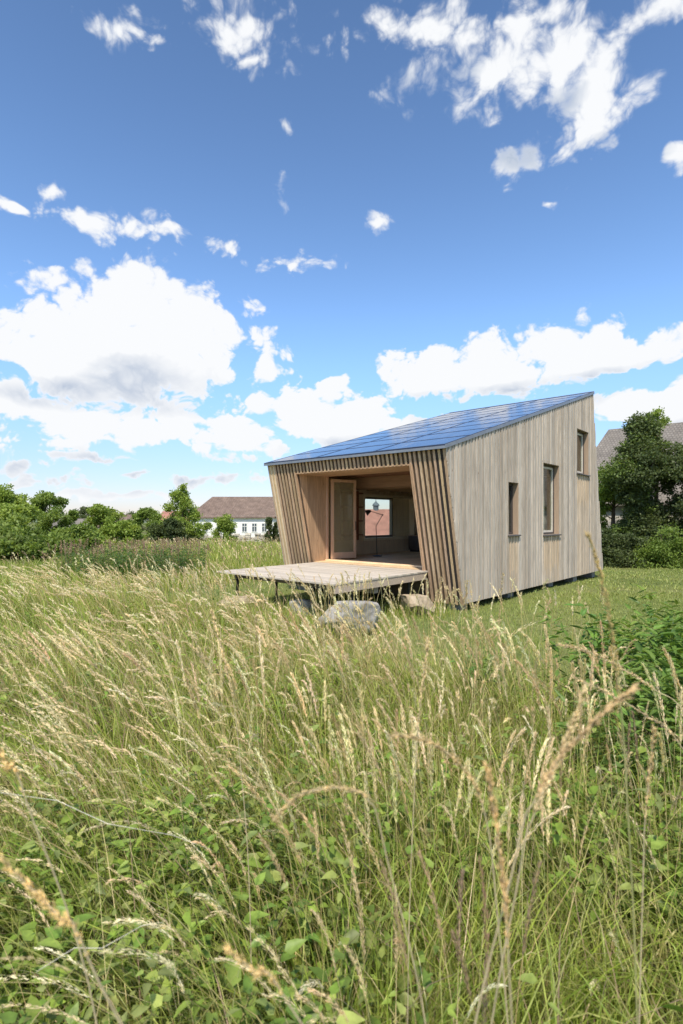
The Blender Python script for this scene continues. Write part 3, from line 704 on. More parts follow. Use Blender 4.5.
# ------------------------------------------------------------------ grass
def smooth_noise(x, y, s=1.0, ph=0):
    return (np.sin(x*1.7*s+ph)+np.sin(y*2.1*s+1.3+ph)+np.sin((x+y)*1.1*s+2.1*ph)+np.sin((x*.7-y*1.3)*s+.5))/4
def mown(x, y):
    dx, dy = x-P0[0], y-P0[1]; t = dx*d1[0]+dy*d1[1]; u = dx*d2[0]+dy*d2[1]
    nz = smooth_noise(x,y,1.2)*.35
    return (t > -3.7+nz-.5*np.clip(2-u,0,2)) & (u < 6.6+nz)
def blades(nm, P, h, w, lean, col, bend=.35, seg=3, r=rng):
    n = len(P); a = r.random(n)*2*math.pi
    wv = np.stack([np.cos(a),np.sin(a),np.zeros(n)],-1)*w[:,None]
    S_ = np.linspace(0,1,seg+1); rows = []
    for s in S_[:-1]:
        c = P + np.stack([lean[:,0]*h*s**1.8, lean[:,1]*h*s**1.8, h*(s-bend*s**3*.5)],-1)
        ww = wv*(1-.75*s**1.5)*.5
        rows += [c-ww, c+ww]
    tip = P + np.stack([lean[:,0]*h, lean[:,1]*h, h*(1-bend*.5)],-1); rows.append(tip)
    V = np.stack(rows,1).reshape(-1,3); k = 2*seg+1; b = np.arange(n)[:,None]*k
    q = np.concatenate([b+np.array([2*i,2*i+1,2*i+3,2*i+2]) for i in range(seg-1)]) if seg>1 else None
    t = b+np.array([2*seg-2,2*seg-1,2*seg])
    nm.add(V,q,t,np.repeat(col,k,axis=0))
def path(P, h, lean, drop, s):
    s = s[...,None] if s.ndim==P.ndim-1 else s
    hx = h[:,None]; 
    return P + np.concatenate([lean*hx*(.35*s+.65*s**3), hx*(s-drop[:,None]*s**5)],-1)
def stalks(nm, P, h, lean, drop, stemcol, headcol, K=40, hl=.17, srad=.0011, spl=.014, spw=.0035, spread=.010, seg=7, r=rng):
    n = len(P)
    # crossed ribbons for stem
    a = r.random(n)*math.pi; S_ = np.linspace(0,1,seg+1)
    for da in (0, math.pi/2):
        wv = np.stack([np.cos(a+da),np.sin(a+da),np.zeros(n)],-1)
        rows=[]
        for s in S_:
            c = path(P,h,lean,drop,np.full(n,s)); ww = wv*(srad if np.isscalar(srad) else srad[:,None])*(1-.5*s); rows += [c-ww,c+ww]
        V = np.stack(rows,1).reshape(-1,3); k=2*(seg+1); b=np.arange(n)[:,None]*k
        nm.add(V, np.concatenate([b+np.array([2*i,2*i+1,2*i+3,2*i+2]) for i in range(seg)]), None, np.repeat(stemcol,k,axis=0))
    # spikelets
    N = n*K; i = np.repeat(np.arange(n),K); q = r.random(N)
    hlf = np.clip(hl/h,.05,.5)[i] if not np.isscalar(hl) else np.clip(hl/h,.05,.5)[i]
    s = 1-hlf*q
    Pi,hi,li,di = P[i],h[i],lean[i],drop[i]
    c = path(Pi,hi,li,di,s); c2 = path(Pi,hi,li,di,s+.01); tan = unit(c2-c)
    rad = unit(np.cross(tan, unit(r.normal(size=(N,3)))))
    prof = np.sin(math.pi*np.clip(q*.9+.08,0,1))**.7*.85+.15
    sp = spread if np.isscalar(spread) else spread[i]
    o = rad*(prof*sp*r.random(N)**.6)[:,None]
    p0 = c + o*.4 - tan*.002; ang = .08+.36*r.random(N)
    d = tan*np.cos(ang)[:,None]+rad*np.sin(ang)[:,None]
    sl = spl if np.isscalar(spl) else spl[i]; sw = spw if np.isscalar(spw) else spw[i]
    Ls = (sl*(.6+.8*r.random(N)))[:,None]; side = unit(np.cross(d, rad+.3*r.normal(size=(N,3))))*(sw*(.7+.6*r.random(N)))[:,None]*.5
    p0 = p0+o*.6
    V = np.stack([p0,p0+d*Ls*.45+side,p0+d*Ls,p0+d*Ls*.45-side],1).reshape(-1,3)
    b = np.arange(N)[:,None]*4
    cj = headcol[i]*(.75+.5*r.random((N,1)))
    nm.add(V,b+np.array([0,1,2,3]),None,np.repeat(cj,4,axis=0))
def scatter(n, y0, y1, margin=1.5, pw=1.0, xr=None):
    """points over the wedge the place can be seen in"""
    out = []; tot = 0
    while tot < n:
        u = rng.random(n); y = y0+(y1-y0)*u**pw
        x = (rng.random(n)*2-1)*(.66*y1+margin); k = np.abs(x) < .66*y+margin
        if xr: k &= (x>xr[0])&(x<xr[1])
        out.append(np.stack([x[k],y[k]],-1)); tot += k.sum()
    return np.concatenate(out)[:n]
def pal(n, cols, var=.2):
    c = np.array(cols)[rng.integers(0,len(cols),n)]
    return c*(1-var+2*var*rng.random((n,1)))*(1+.035*rng.normal(size=(n,3)))
GR = [(.26,.33,.05),(.31,.41,.06),(.40,.44,.10),(.17,.27,.04),(.44,.45,.15),(.29,.35,.065)]
ST = [(.55,.47,.23),(.50,.40,.19),(.61,.53,.30),(.40,.38,.13)]
HD = [(.80,.68,.43),(.74,.61,.37),(.86,.76,.52),(.64,.51,.30)]
BR = [(.33,.24,.16),(.28,.20,.14),(.42,.31,.2)]
def patch(cx_, cy_, rx, ry, n): a = rng.random(n)*2*math.pi; q=np.sqrt(rng.random(n)); return np.stack([cx_+rx*q*np.cos(a), cy_+ry*q*np.sin(a)],-1)
def withz(xy): return np.concatenate([xy, ground_np(xy[:,0],xy[:,1])[:,None]],1)
def nocam(xy, d=.55): return xy[np.hypot(xy[:,0],xy[:,1])>d]
def windlean(xy, base=.25, var=.22):
    n = len(xy); l = rng.normal(size=(n,2))*var
    k = np.clip(-xy[:,0]/np.maximum(xy[:,1],.5)/.6,-.5,1)
    l[:,0] -= base*(.45+.75*k)
    return l
# near tall meadow: blades growing in tufts
def tufts(nt_, per, y0, y1, rad, md=.6):
    c = nocam(scatter(nt_,y0,y1),md); c = c[~mown(c[:,0],c[:,1])]; k = len(c); i = np.repeat(np.arange(k),per)
    a = rng.random(len(i))*2*math.pi; q = rad*np.sqrt(rng.random(len(i)))
    off = np.stack([q*np.cos(a),q*np.sin(a)],-1); xy = c[i]+off
    return xy, off/rad, i, k
nm = NM()
for (nt_,per,y0,y1,rad,hh,ww) in ((620,38,.8,2.6,.10,.72,.0055),(900,34,2.2,5.0,.13,.72,.0078),(1000,32,4.5,10.5,.17,.62,.012)):
    xy,off,i,k = tufts(nt_,per,y0,y1,rad); m_=len(xy); th = .6+.7*rng.random(k)
    h = hh*th[i]*(.45+.65*rng.random(m_))
    ln = windlean(xy,.26,.16) + off*.38 + (rng.normal(size=(k,2))*.16)[i]
    tc_ = np.array(GR)[rng.integers(0,len(GR),k)]; dry = rng.random(k)<.12; tc_[dry] = np.array(ST)[rng.integers(0,len(ST),dry.sum())]*.9
    col = .6*tc_[i]+.4*pal(m_,GR); col *= .75+.5*rng.random((m_,1)); dead = rng.random(m_)<.10; col[dead]=pal(dead.sum(),ST+BR)
    blades(nm, withz(xy), h, ww*(.6+.9*rng.random(m_)), ln, col, .55, 5)
for (n,y0,y1,hh,ww) in ((9000,.75,2.6,.34,.0060),(10000,2.2,5.0,.34,.0085),(14000,4.5,10.5,.36,.012)):
    xy = nocam(scatter(n,y0,y1)); xy = xy[~mown(xy[:,0],xy[:,1])]; m_ = len(xy)
    col = pal(m_,GR); dead = rng.random(m_)<.2; col[dead] = pal(dead.sum(),ST+BR)
    blades(nm, withz(xy), hh*(.45+.75*rng.random(m_)), ww*(.6+.9*rng.random(m_)), windlean(xy,.2,.45), col, .5, 3)
# bent-over long leaves
xy = nocam(scatter(7000,.8,7.0)); xy = xy[~mown(xy[:,0],xy[:,1])]; m_=len(xy)
col = pal(m_,GR+ST); blades(nm, withz(xy), .75*(.6+.6*rng.random(m_)), .006*(.6+rng.random(m_)), windlean(xy,.3,.6), col, 1.1, 6)
tag(nm.build('meadow_grass', M['grass']), 'tall green meadow grass filling the foreground','grass',kind='stuff')
# near seed stalks
nm = NM()
for (n,y0,y1,K,sl,sw,spd,sr) in ((62,.95,2.6,110,.012,.0019,.0050,.0010),(112,2.3,5.2,70,.020,.0032,.0075,.0016),(145,4.8,10.5,44,.030,.0060,.012,.0026)):
    xy,off_,ti_,k_ = tufts(int(n*1.5),9,y0,y1,.13,.9)
    # drifts: plumes are denser left and centre
    dens = .45+.5*smooth_noise(xy[:,0],xy[:,1],1.1,.7)+.25*(xy[:,0]<.3)
    kp = (rng.random(len(xy))<dens)&~mown(xy[:,0],xy[:,1]); tl_=rng.normal(size=(k_,2))*.10; th_=.8+.3*rng.random(k_); xy=xy[kp]; m_=len(xy)
    h = 1.15*(.80+.22*rng.random(m_))*th_[ti_[kp]]; ln = windlean(xy,.42,.07)+tl_[ti_[kp]]+off_[kp]*.08
    spr = spd*(.5+.9*rng.random(m_))
    stalks(nm, withz(xy), h, ln, .10+.16*rng.random(m_), pal(m_,ST,.15), pal(m_,HD,.12), K, .15+.13*rng.random(m_), sr, sl, sw, spr)
pd = np.concatenate([patch(-.9,7.4,1.5,.8,80),patch(-2.6,8.6,1.4,1.0,90),patch(.6,6.2,1.0,.8,60),patch(2.0,5.6,.9,.7,36)]); m_=len(pd)
stalks(nm, withz(pd), 1.30*(.78+.24*rng.random(m_)), windlean(pd,.16,.12), .05+.1*rng.random(m_), pal(m_,ST,.15), pal(m_,HD,.1), 60, .2+.12*rng.random(m_), .0024, .026, .0055, .011)
for (cx_,cy_,rx,ry,n_,hh_,ln0,sp_,hc_) in ((.22,2.35,.30,.35,34,1.16,-.10,.0075,HD),(.02,1.75,.22,.25,14,1.10,-.22,.006,HD),(-.62,2.9,.30,.35,24,1.22,-.12,.008,HD),(.55,1.9,.25,.3,16,1.10,.10,.006,HD),
        (1.15,2.1,.35,.35,14,1.16,-.02,.006,BR+HD),(1.5,2.9,.4,.5,26,1.25,-.08,.0075,HD),(-1.5,3.6,.6,.5,34,1.2,-.45,.009,HD),(-1.0,2.2,.3,.3,12,1.1,-.4,.0065,HD),(.33,1.25,.12,.1,7,1.05,-.02,.0055,BR),(.95,3.6,.5,.5,34,1.22,-.12,.009,HD),(0.0,4.2,.8,.6,50,1.22,-.2,.010,HD)):
    pc = patch(cx_,cy_,rx,ry,n_); l_ = rng.normal(size=(n_,2))*.09; l_[:,0] += ln0
    stalks(nm, withz(pc), hh_*(.8+.25*rng.random(n_)), l_, .03+.10*rng.random(n_), pal(n_,ST,.15), pal(n_,hc_,.1), 170, .20+.14*rng.random(n_), .0012+.0002*cy_, .013+.002*cy_, .0022+.0006*cy_, sp_, seg=10)
tag(nm.build('dry_seed_grass', M['straw']), 'pale straw coloured seed heads waving above the green grass','grass',kind='stuff')
# bare dry stems, some crossing
nm = NM(); xy = nocam(scatter(4200,.9,6.0),.7); xy = xy[~mown(xy[:,0],xy[:,1])]; m_=len(xy)
blades(nm, withz(xy), .9*(.5+.6*rng.random(m_)), .0022+.0012*rng.random(m_)+.0006*xy[:,1], rng.normal(size=(m_,2))*.35-np.array([.15,0]), pal(m_,ST+BR+ST,.2), .1, 4)
tag(nm.build('dry_stems', M['straw']), 'thin bare dry stems criss-crossing through the foreground grass','dry stems',kind='stuff')
# broad leaved weeds
def weeds(nm, xy, h, nl, size, cols, asp=.55, lean=.15, elev=(.1,.55)):
    n = len(xy); P = withz(xy); ln = rng.normal(size=(n,2))*lean
    stc = pal(n,[(.16,.20,.06),(.20,.19,.08)])
    blades(nm, P, h, np.full(n,.005), ln, stc, .1, 3)
    i = np.repeat(np.arange(n),nl); s = .18+.82*rng.random(n*nl)
    hi = h[i]; c = P[i]+np.stack([ln[i,0]*hi*s**1.8, ln[i,1]*hi*s**1.8, hi*s*(1-.05*s**2)],-1)
    a = rng.random(n*nl)*2*math.pi; el = elev[0]+elev[1]*rng.random(n*nl)
    d = np.stack([np.cos(a)*np.cos(el),np.sin(a)*np.cos(el),np.sin(el)-.25],-1)
    sz = size*(.5+.8*rng.random(n*nl))*(1.15-.5*s)
    col = pal(n,cols,.2)[i]*(.85+.3*rng.random((n*nl,1)))
    P0_ = c; dd = unit(d); sd = unit(np.cross(dd,np.array([0,0,1.])+.35*rng.normal(size=(n*nl,3)))); nn = np.cross(sd,dd)
    L_ = sz[:,None]; st = .15
    # 7-vertex leaf: stalk base, two shoulder, two mid, tip + mid rib
    b0 = P0_+dd*L_*st; m1 = P0_+dd*L_*.5-nn*L_*.05; tip = P0_+dd*L_*1.1-nn*L_*.16*np.sign(nn[:,2:3])
    v = np.stack([b0, P0_+dd*L_*.35+sd*L_*asp*.5+nn*L_*.05, P0_+dd*L_*.72+sd*L_*asp*.36, tip, P0_+dd*L_*.72-sd*L_*asp*.36, P0_+dd*L_*.35-sd*L_*asp*.5+nn*L_*.05, m1],1).reshape(-1,3)
    b = np.arange(n*nl)[:,None]*7
    t = np.concatenate([b+np.array(q) for q in ([0,1,6],[6,1,2],[6,2,3],[6,3,4],[6,4,5],[0,6,5])])
    nm.add(v,None,t,np.repeat(col,7,axis=0))
nm = NM()
WG = [(.21,.31,.05),(.27,.36,.07),(.15,.24,.045),(.32,.38,.10),(.24,.29,.09)]
for (n,y0,y1,hh,sz) in ((2600,.85,2.6,.68,.076),(2300,2.3,5.0,.62,.075),(1300,4.5,9,.55,.085)):
    xy = nocam(scatter(n,y0,y1),.75); ok = (smooth_noise(xy[:,0],xy[:,1],1.7,3.1)+.25*rng.normal(size=len(xy))>-.02-.25*(xy[:,1]<2.6))&~mown(xy[:,0],xy[:,1]); xy=xy[ok]; m_=len(xy)
    weeds(nm, xy, hh*(.4+.8*rng.random(m_)), 11, sz*(.55+.8*rng.random(m_*11)), WG, .5, .22, (-.1,.9))
tag(nm.build('broadleaf_weeds', M['weed']), 'low broad-leaved green weeds between the grass stems','weeds',kind='stuff')
# the big leafy plant on the right
def leafy(name,label,cat,pts,h,nl,sz,cols,asp):
    o = empty(name,(float(pts[:,0].mean()),float(pts[:,1].mean()),0),label=label,cat=cat)
    nm = NM(); xy = pts; weeds(nm, xy, h, nl, sz, cols, asp, .18, (-.1,1.1))
    ob = nm.build('foliage', M['weed'], o); ob.location = (-o.location.x,-o.location.y,0); return o
pp = patch(2.52,3.95,.62,1.0,150); leafy('leafy_plant','large dark green leafy plant with narrow leaves at the right in the grass','plant',pp,1.08*(.78+.3*rng.random(150)),34,.15,[(.15,.25,.045),(.20,.31,.06),(.11,.20,.04)],.28)
pp = patch(3.5,4.9,.6,.6,70); leafy('leafy_plant','second leafy plant at the right picture edge behind the large one','plant',pp,1.1*(.75+.35*rng.random(70)),30,.15,[(.15,.25,.05),(.20,.30,.06)],.28)
pp = patch(2.12,3.0,.68,.6,100); leafy('leafy_plant','loose lower shoots of dark leaves in front of the large leafy plant','plant',pp,1.0*(.6+.45*rng.random(100)),26,.12,[(.13,.22,.045),(.18,.28,.06)],.28)
pp = patch(1.35,4.9,.35,.4,26); leafy('leafy_plant','small bright leafy plant left of the large dark green one','plant',pp,.62*(.75+.35*rng.random(26)),24,.10,[(.12,.22,.05),(.15,.26,.06)],.28)
# mid field at left
nm = NM()
for (n,y0,y1,hh,ww) in ((42000,9.5,22,.62,.022),(42000,20,50,.7,.05)):
    xy = scatter(n,y0,y1,4,.8); xy = xy[~mown(xy[:,0],xy[:,1])]; xy = xy[xy[:,0] < 6]; m_=len(xy)
    pt = smooth_noise(xy[:,0],xy[:,1],.35,.4)
    h = hh*(.5+.6*rng.random(m_))*(1+.3*pt); col = pal(m_,GR); dead = rng.random(m_)<(.22-.15*pt); col[dead]=pal(dead.sum(),ST)
    blades(nm, withz(xy), h, ww*(.6+.8*rng.random(m_)), windlean(xy,.15,.25), col, .3, 3)
tag(nm.build('field_grass', M['grass']), 'rough green field grass stretching back on the left','grass',kind='stuff')
nm = NM()
for (n,y0,y1,K,sl,sw,spd,sr) in ((520,9.5,22,14,.05,.018,.022,.004),(1900,20,50,9,.09,.035,.04,.008)):
    xy = scatter(n,y0,y1,4,.8); xy = xy[~mown(xy[:,0],xy[:,1])]; xy = xy[xy[:,0]<6]; m_=len(xy)
    stalks(nm, withz(xy), .95*(.7+.4*rng.random(m_)), windlean(xy,.2,.14), .06+.1*rng.random(m_), pal(m_,ST), pal(m_,HD+BR,.12), K, .20+.1*rng.random(m_), sr, sl, sw, spd, seg=3)
tag(nm.build('field_seed_grass', M['straw']), 'buff seed heads hazing over the far left field','grass',kind='stuff')
# tall green patch in the field
nm = NM(); pp = patch(pxx(135,17),17,2.3,2.0,420); m_=420
weeds(nm, pp, 1.12*(.7+.35*rng.random(m_)), 22, .13, [(.09,.17,.05),(.12,.20,.06)], .3)
stalks(nm, withz(patch(pxx(135,17),17,2.4,2.2,160)), 1.25*(.8+.25*rng.random(160)), rng.normal(size=(160,2))*.06, np.full(160,.03), pal(160,BR), pal(160,[(.36,.24,.18),(.42,.30,.2)]), 30, np.full(160,.3), .004, .04, .02, .03)
tag(nm.build('nettle_patch', M['weed']), 'tall dark green nettle-like patch with brown heads in the left field','weeds',kind='stuff')
# lawn
nm = NM()
for (n,y0,y1,hh,ww) in ((70000,5,13,.06,.009),(60000,12,26,.07,.02)):
    xy = scatter(n,y0,y1,3,.8); ins = mown(xy[:,0],xy[:,1])
    t_ = (xy[:,0]-P0[0])*d1[0]+(xy[:,1]-P0[1])*d1[1]; u_ = (xy[:,0]-P0[0])*d2[0]+(xy[:,1]-P0[1])*d2[1]
    ins &= ~((t_>.05)&(t_<9.3)&(u_>.1)&(u_<W)); xy = xy[ins]; m_=len(xy)
    pt = smooth_noise(xy[:,0],xy[:,1],1.5,1.4)
    h = hh*(.5+.9*rng.random(m_))*(1+.5*pt); col = pal(m_,[(.30,.36,.09),(.36,.40,.12),(.40,.42,.16),(.26,.32,.08)],.2)*(1+.12*pt[:,None])
    blades(nm, withz(xy), h, ww*(.6+.8*rng.random(m_)), rng.normal(size=(m_,2))*.5, col, .3, 2)
xy = scatter(1500,5.5,10,1,1); xy=xy[mown(xy[:,0],xy[:,1])]; tt_,uu_=loc_tu(xy[:,0],xy[:,1]); xy = xy[(tt_<-3.4)|((uu_<-1.5)&(tt_<-1))]; m_=len(xy)
blades(nm, withz(xy), .35*(.4+.8*rng.random(m_)), np.full(m_,.008), windlean(xy,.2,.3), pal(m_,GR+ST), .3, 3)
for (bx0,by0,rr0) in ((.10,8.45,.75),(1.42,10.1,.6),(-2.05,10.2,.7),(-.75,9.9,.55),(-1.2,8.9,.9)):
    a_ = rng.random(420)*2*math.pi; q_ = rr0*(.62+.5*rng.random(420)); xy = np.stack([bx0+q_*np.cos(a_), by0+q_*np.sin(a_)*.85],-1)
    blades(nm, withz(xy), .30*(.4+.9*rng.random(420)), np.full(420,.010), windlean(xy,.1,.3), pal(420,GR+ST[:1]), .4, 3)
pg = np.concatenate([patch(-1.9,8.9,1.2,.75,1500),patch(-.75,8.0,.7,.45,500)]); m_=len(pg)
blades(nm, withz(pg), .55*(.45+.7*rng.random(m_)), np.full(m_,.011), windlean(pg,.2,.25), pal(m_,GR+ST[:2]), .4, 4)
tag(nm.build('lawn_grass', M['grass']), 'short mown lawn grass around the cabin','grass',kind='stuff')
# single stalks close to the lens
def hero(label, pix, Yd, head_n, spread=.008, K=230, sl=.011, sw=.0032, sr=.0012, hc=(.88,.72,.46), sc=(.52,.42,.26), drift=(0,0), base=None):
    """pix: points from tip downwards (picture position at distance Yd); the stem then runs to the ground"""
    hc = (min(1,hc[0]*1.12+.05), hc[1]*1.03+.03, hc[2]*.80); spread *= .72; K = int(K*.72); sw *= .85
    pts = [Vector(px(x,y,Yd+.012*i)) for i,(x,y) in enumerate(pix)]
    last = pts[-1]; d = (pts[-1]-pts[-2]); d.normalize()
    hh_ = last.z; e = Vector((last.x+max(-.8,min(.8,d.x/max(.3,-d.z)))*hh_*.28, last.y+.05, 0)); e.z = gz(e.x,e.y)-.02; d = d.normalized(); m1_ = last+d*hh_*.28; m1_.z=max(m1_.z,.3*hh_)
    ctrl = pts+[m1_.lerp(last.lerp(e,.4),.45), e]
    # Catmull-Rom
    out=[]; cp=[ctrl[0]]+ctrl+[ctrl[-1]]
    for i in range(1,len(cp)-2):
        for k in range(8):
            s=k/8; a,b,c,dd=cp[i-1],cp[i],cp[i+1],cp[i+2]
            out.append(.5*((2*b)+(c-a)*s+(2*a-5*b+4*c-dd)*s*s+(3*b-a-3*c+dd)*s**3))
    out.append(ctrl[-1]); root = empty('grass_stalk', tuple(e), label=label, cat='grass stalk', group='single grass stalks close to the viewer')
    O = Vector(e); mb = MB(); rr_ = [sr*(.5+.7*i/len(out)) for i in range(len(out))]; mb.tube([p-O for p in out], rr_, 6)
    mb.build('stem', mat_plain('stem_straw_'+str(len(bpy.data.materials)), sc, .7, .15, 20), root, smooth=True)
    n8 = head_n*8; A = np.array([tuple(p-O) for p in out[:n8+1]]); q = rng.random(K)*n8; i=np.minimum(q.astype(int),n8-1); fr_=(q-i)[:,None]
    c = A[i]*(1-fr_)+A[i+1]*fr_; tan = unit(A[i]-A[i+1]); rad=unit(np.cross(tan,rng.normal(size=(K,3))))
    # clumpy panicle
    prof = np.sin(math.pi*np.clip(q/n8*.92+.05,0,1))**.6*(.65+.45*np.sin(q*2.7)); 
    ang=.12+.45*rng.random(K); dv_=tan*np.cos(ang)[:,None]+rad*np.sin(ang)[:,None]
    p0=c+rad*(.55*spread*prof*rng.random(K)**.6)[:,None]; Ls=(sl*(.6+.8*rng.random(K)))[:,None]; side=unit(np.cross(dv_,rad+.3*rng.normal(size=(K,3))))*sw*.5
    nrm=np.cross(side,dv_); nrm=unit(nrm)*sw*.35
    V=np.stack([p0,p0+dv_*Ls*.45+side,p0+dv_*Ls,p0+dv_*Ls*.45-side,p0+dv_*Ls*.4+nrm],1).reshape(-1,3); b=np.arange(K)[:,None]*5
    nm=NM(); nm.add(V,None,np.concatenate([b+np.array(t) for t in ([0,1,4],[1,2,4],[2,3,4],[3,0,4],[0,3,2],[0,2,1])]),np.repeat(np.array([hc])*(.75+.5*rng.random((K,1))),5,axis=0))
    nm.build('seed_head', M['straw'], root)
hero('blurred tan seed head slanting across the lower left corner',[(-12,845),(22,880),(60,918),(88,958)],.55,3,.006,260,.010,.003)
hero('short pale seed head at the left edge above the lower left one',[(-8,738),(8,765),(26,800)],.75,2,.006,150,.010,.003)
hero('arching blurred seed head bowing to the left in the lower middle',[(276,818),(300,795),(340,788),(368,800),(385,850)],.75,3,.006,240,.010,.003,hc=(.66,.58,.42))
hero('brown upright seed head right of centre near the bottom',[(488,770),(495,820),(503,880),(508,950)],.62,3,.007,320,.011,.0034,hc=(.66,.53,.36))
hero('long seed head leaning right, tip pointing to the upper right',[(632,690),(600,716),(565,752),(535,800),(515,860)],.62,3,.006,330,.011,.0032,hc=(.62,.51,.38))
hero('pale seed head standing steeply beside the long right leaning one',[(584,690),(572,725),(556,765),(534,815),(520,870)],.7,3,.006,300,.011,.0032,hc=(.76,.69,.56))
hero('pale arching seed head left of centre right cluster',[(395,735),(430,742),(465,770),(485,815),(496,900)],.8,3,.007,260,.012,.0034,hc=(.64,.55,.40))
hero('tall greenish brown stalk rising above the leafy plant to the cabin base',[(588,536),(602,580),(613,640),(620,700),(626,780)],.8,3,.005,230,.010,.003,hc=(.50,.42,.24),sc=(.34,.33,.14))
hero('small tan seed head slanting down right near the bottom edge left of centre',[(228,950),(255,972),(288,1003)],.6,2,.006,150,.010,.003)
hero('pale drooping seed head reaching left across the leafy plant',[(560,645),(590,652),(625,670),(655,690),(690,720)],1.3,3,.009,260,.014,.0036,hc=(.74,.66,.55))
hero('second pale seed head below the drooping one over the leafy plant',[(575,678),(610,694),(645,715),(680,745)],1.3,3,.008,200,.014,.0036,hc=(.74,.66,.55))
hero('upright pale seed head at the right edge with a slight left bend',[(654,730),(650,770),(645,820),(643,880)],.95,2,.006,180,.011,.003,hc=(.68,.58,.42))
hero('thin pale seed head standing left of centre above the others',[(212,612),(222,650),(233,700),(240,760)],1.5,2,.009,220,.014,.004,hc=(.74,.66,.52))
hero('pale upright seed head in the middle of the foreground',[(428,640),(423,680),(418,730),(414,800)],1.3,2,.008,220,.013,.0036,hc=(.72,.64,.50))
# bright bare straws lying across the grass at lower left
def straw(label, a, b, Ya, Yb, r_=.0007):
    A = Vector(px(*a,Ya)); B = Vector(px(*b,Yb)); mb = MB(); mid=A.lerp(B,.5)+Vector((0,0,-.004))
    mb.tube([A,A.lerp(B,.25)+Vector((0,.02,.006)),mid,A.lerp(B,.8)+Vector((0,.01,.004)),B],[r_*.6,r_,r_,r_*.7,r_*.3],6); o = mb.build('dry_straw', mat_plain('bleached_straw_'+str(len(bpy.data.materials)),(.62,.58,.48),.6,.25,30)); tag(o,label,'straw','bleached straws lying in the grass')
straw('long bleached straw lying across the grass at the left edge',(-5,792),(212,850),1.25,1.35)
straw('short bleached straw lying near the lower left corner',(36,972),(164,922),1.05,1.12)

# ------------------------------------------------------------------ world: Nishita + clouds
SUN_EL, SUN_AZ = R(56), R(180+8)      # azimuth from +Y clockwise (towards +X): the sun stands behind the viewer
w = bpy.data.worlds.new('World'); S.world = w; w.use_nodes = True; nt = w.node_tree
for n in list(nt.nodes): nt.nodes.remove(n)
N = nt.nodes.new
out = N('ShaderNodeOutputWorld'); bg = N('ShaderNodeBackground'); sky = N('ShaderNodeTexSky'); sky.sky_type='NISHITA'; sky.sun_disc=False
sky.sun_elevation = SUN_EL; sky.sun_rotation = SUN_AZ; sky.air_density=1.0; sky.dust_density=.3; sky.ozone_density=2.0
def math_(op, a, b=None, c=None, cl=False):
    m = N('ShaderNodeMath'); m.operation=op; m.use_clamp=cl
    for i,v in enumerate((a,b,c)):
        if v is None: continue
        if isinstance(v,(int,float)): m.inputs[i].default_value=v
        else: L(nt,v,m.inputs[i])
    return m.outputs[0]
tc = N('ShaderNodeTexCoord'); sep = N('ShaderNodeSeparateXYZ'); L(nt,tc.outputs['Generated'],sep.inputs[0])
az = math_('ARCTAN2',sep.outputs[0],sep.outputs[1]); el = math_('ARCSINE',sep.outputs[2])
blobs = [ # px, py, rx, ry, weight
 (125,345,112,54,1.1),(140,300,58,42,1.15),(185,330,52,48,1.1),(60,358,78,32,1.05),(20,352,45,20,.7),(115,382,70,24,.9),
 (25,408,60,24,.68),(110,424,100,20,.58),(205,425,50,22,.55),(60,438,80,10,.42),
 (292,410,32,32,.8),(335,420,60,30,.9),(395,424,40,12,.7),(332,384,16,11,.6),(262,362,22,15,.6),(245,447,45,14,.5),
 (430,372,58,22,.9),(500,366,85,30,1),(585,352,85,28,1),(645,348,40,14,.7),(620,340,40,14,.6),
 (650,402,60,24,.9),(700,400,60,30,.9),
 (560,50,62,50,1.05),(598,98,48,50,1.0),(495,80,50,40,.85),(440,25,90,42,.62),(410,80,25,28,.45),(640,15,40,28,.85),(582,132,22,24,.8),(630,90,30,22,.7),(520,20,60,30,.7),
 (240,25,55,42,.7),(130,30,48,17,.65),(250,58,28,20,.8),(150,15,30,14,.4),
 (88,216,30,17,.7),(130,220,25,15,.6),(170,230,28,14,.65),(216,238,26,13,.7),(60,190,18,9,.45),(5,202,22,9,.6),(40,207,14,8,.4),
 (379,220,14,11,.7),(515,167,27,20,.6),(557,198,13,7,.55),(291,131,8,7,.5),(290,265,26,13,.4),(38,284,45,13,.42),(328,264,14,8,.35),(683,157,14,14,.6),(282,182,7,12,.3),(5,325,18,16,.4),(250,335,20,22,.35),
 (560,190,8,5,.3),(45,482,50,8,.42),(130,474,36,7,.42),(205,478,60,8,.45),(110,500,110,5,.40),(20,464,30,6,.40),(240,462,40,7,.42),(90,455,40,6,.38)]
gt = bpy.data.node_groups.new('cloud_density','ShaderNodeTree')
gt.interface.new_socket('P',in_out='INPUT',socket_type='NodeSocketVector'); gt.interface.new_socket('D',in_out='OUTPUT',socket_type='NodeSocketFloat'); gt.interface.new_socket('B',in_out='OUTPUT',socket_type='NodeSocketFloat'); gt.interface.new_socket('V',in_out='OUTPUT',socket_type='NodeSocketFloat')
gi = gt.nodes.new('NodeGroupInput'); gout = gt.nodes.new('NodeGroupOutput'); gl = gt.links.new
def gm(op,a,b=None,c=None,cl=False):
    m = gt.nodes.new('ShaderNodeMath'); m.operation=op; m.use_clamp=cl
    for i,v in enumerate((a,b,c)):
        if v is None: continue
        if isinstance(v,(int,float)): m.inputs[i].default_value=v
        else: gl(v,m.inputs[i])
    return m.outputs[0]
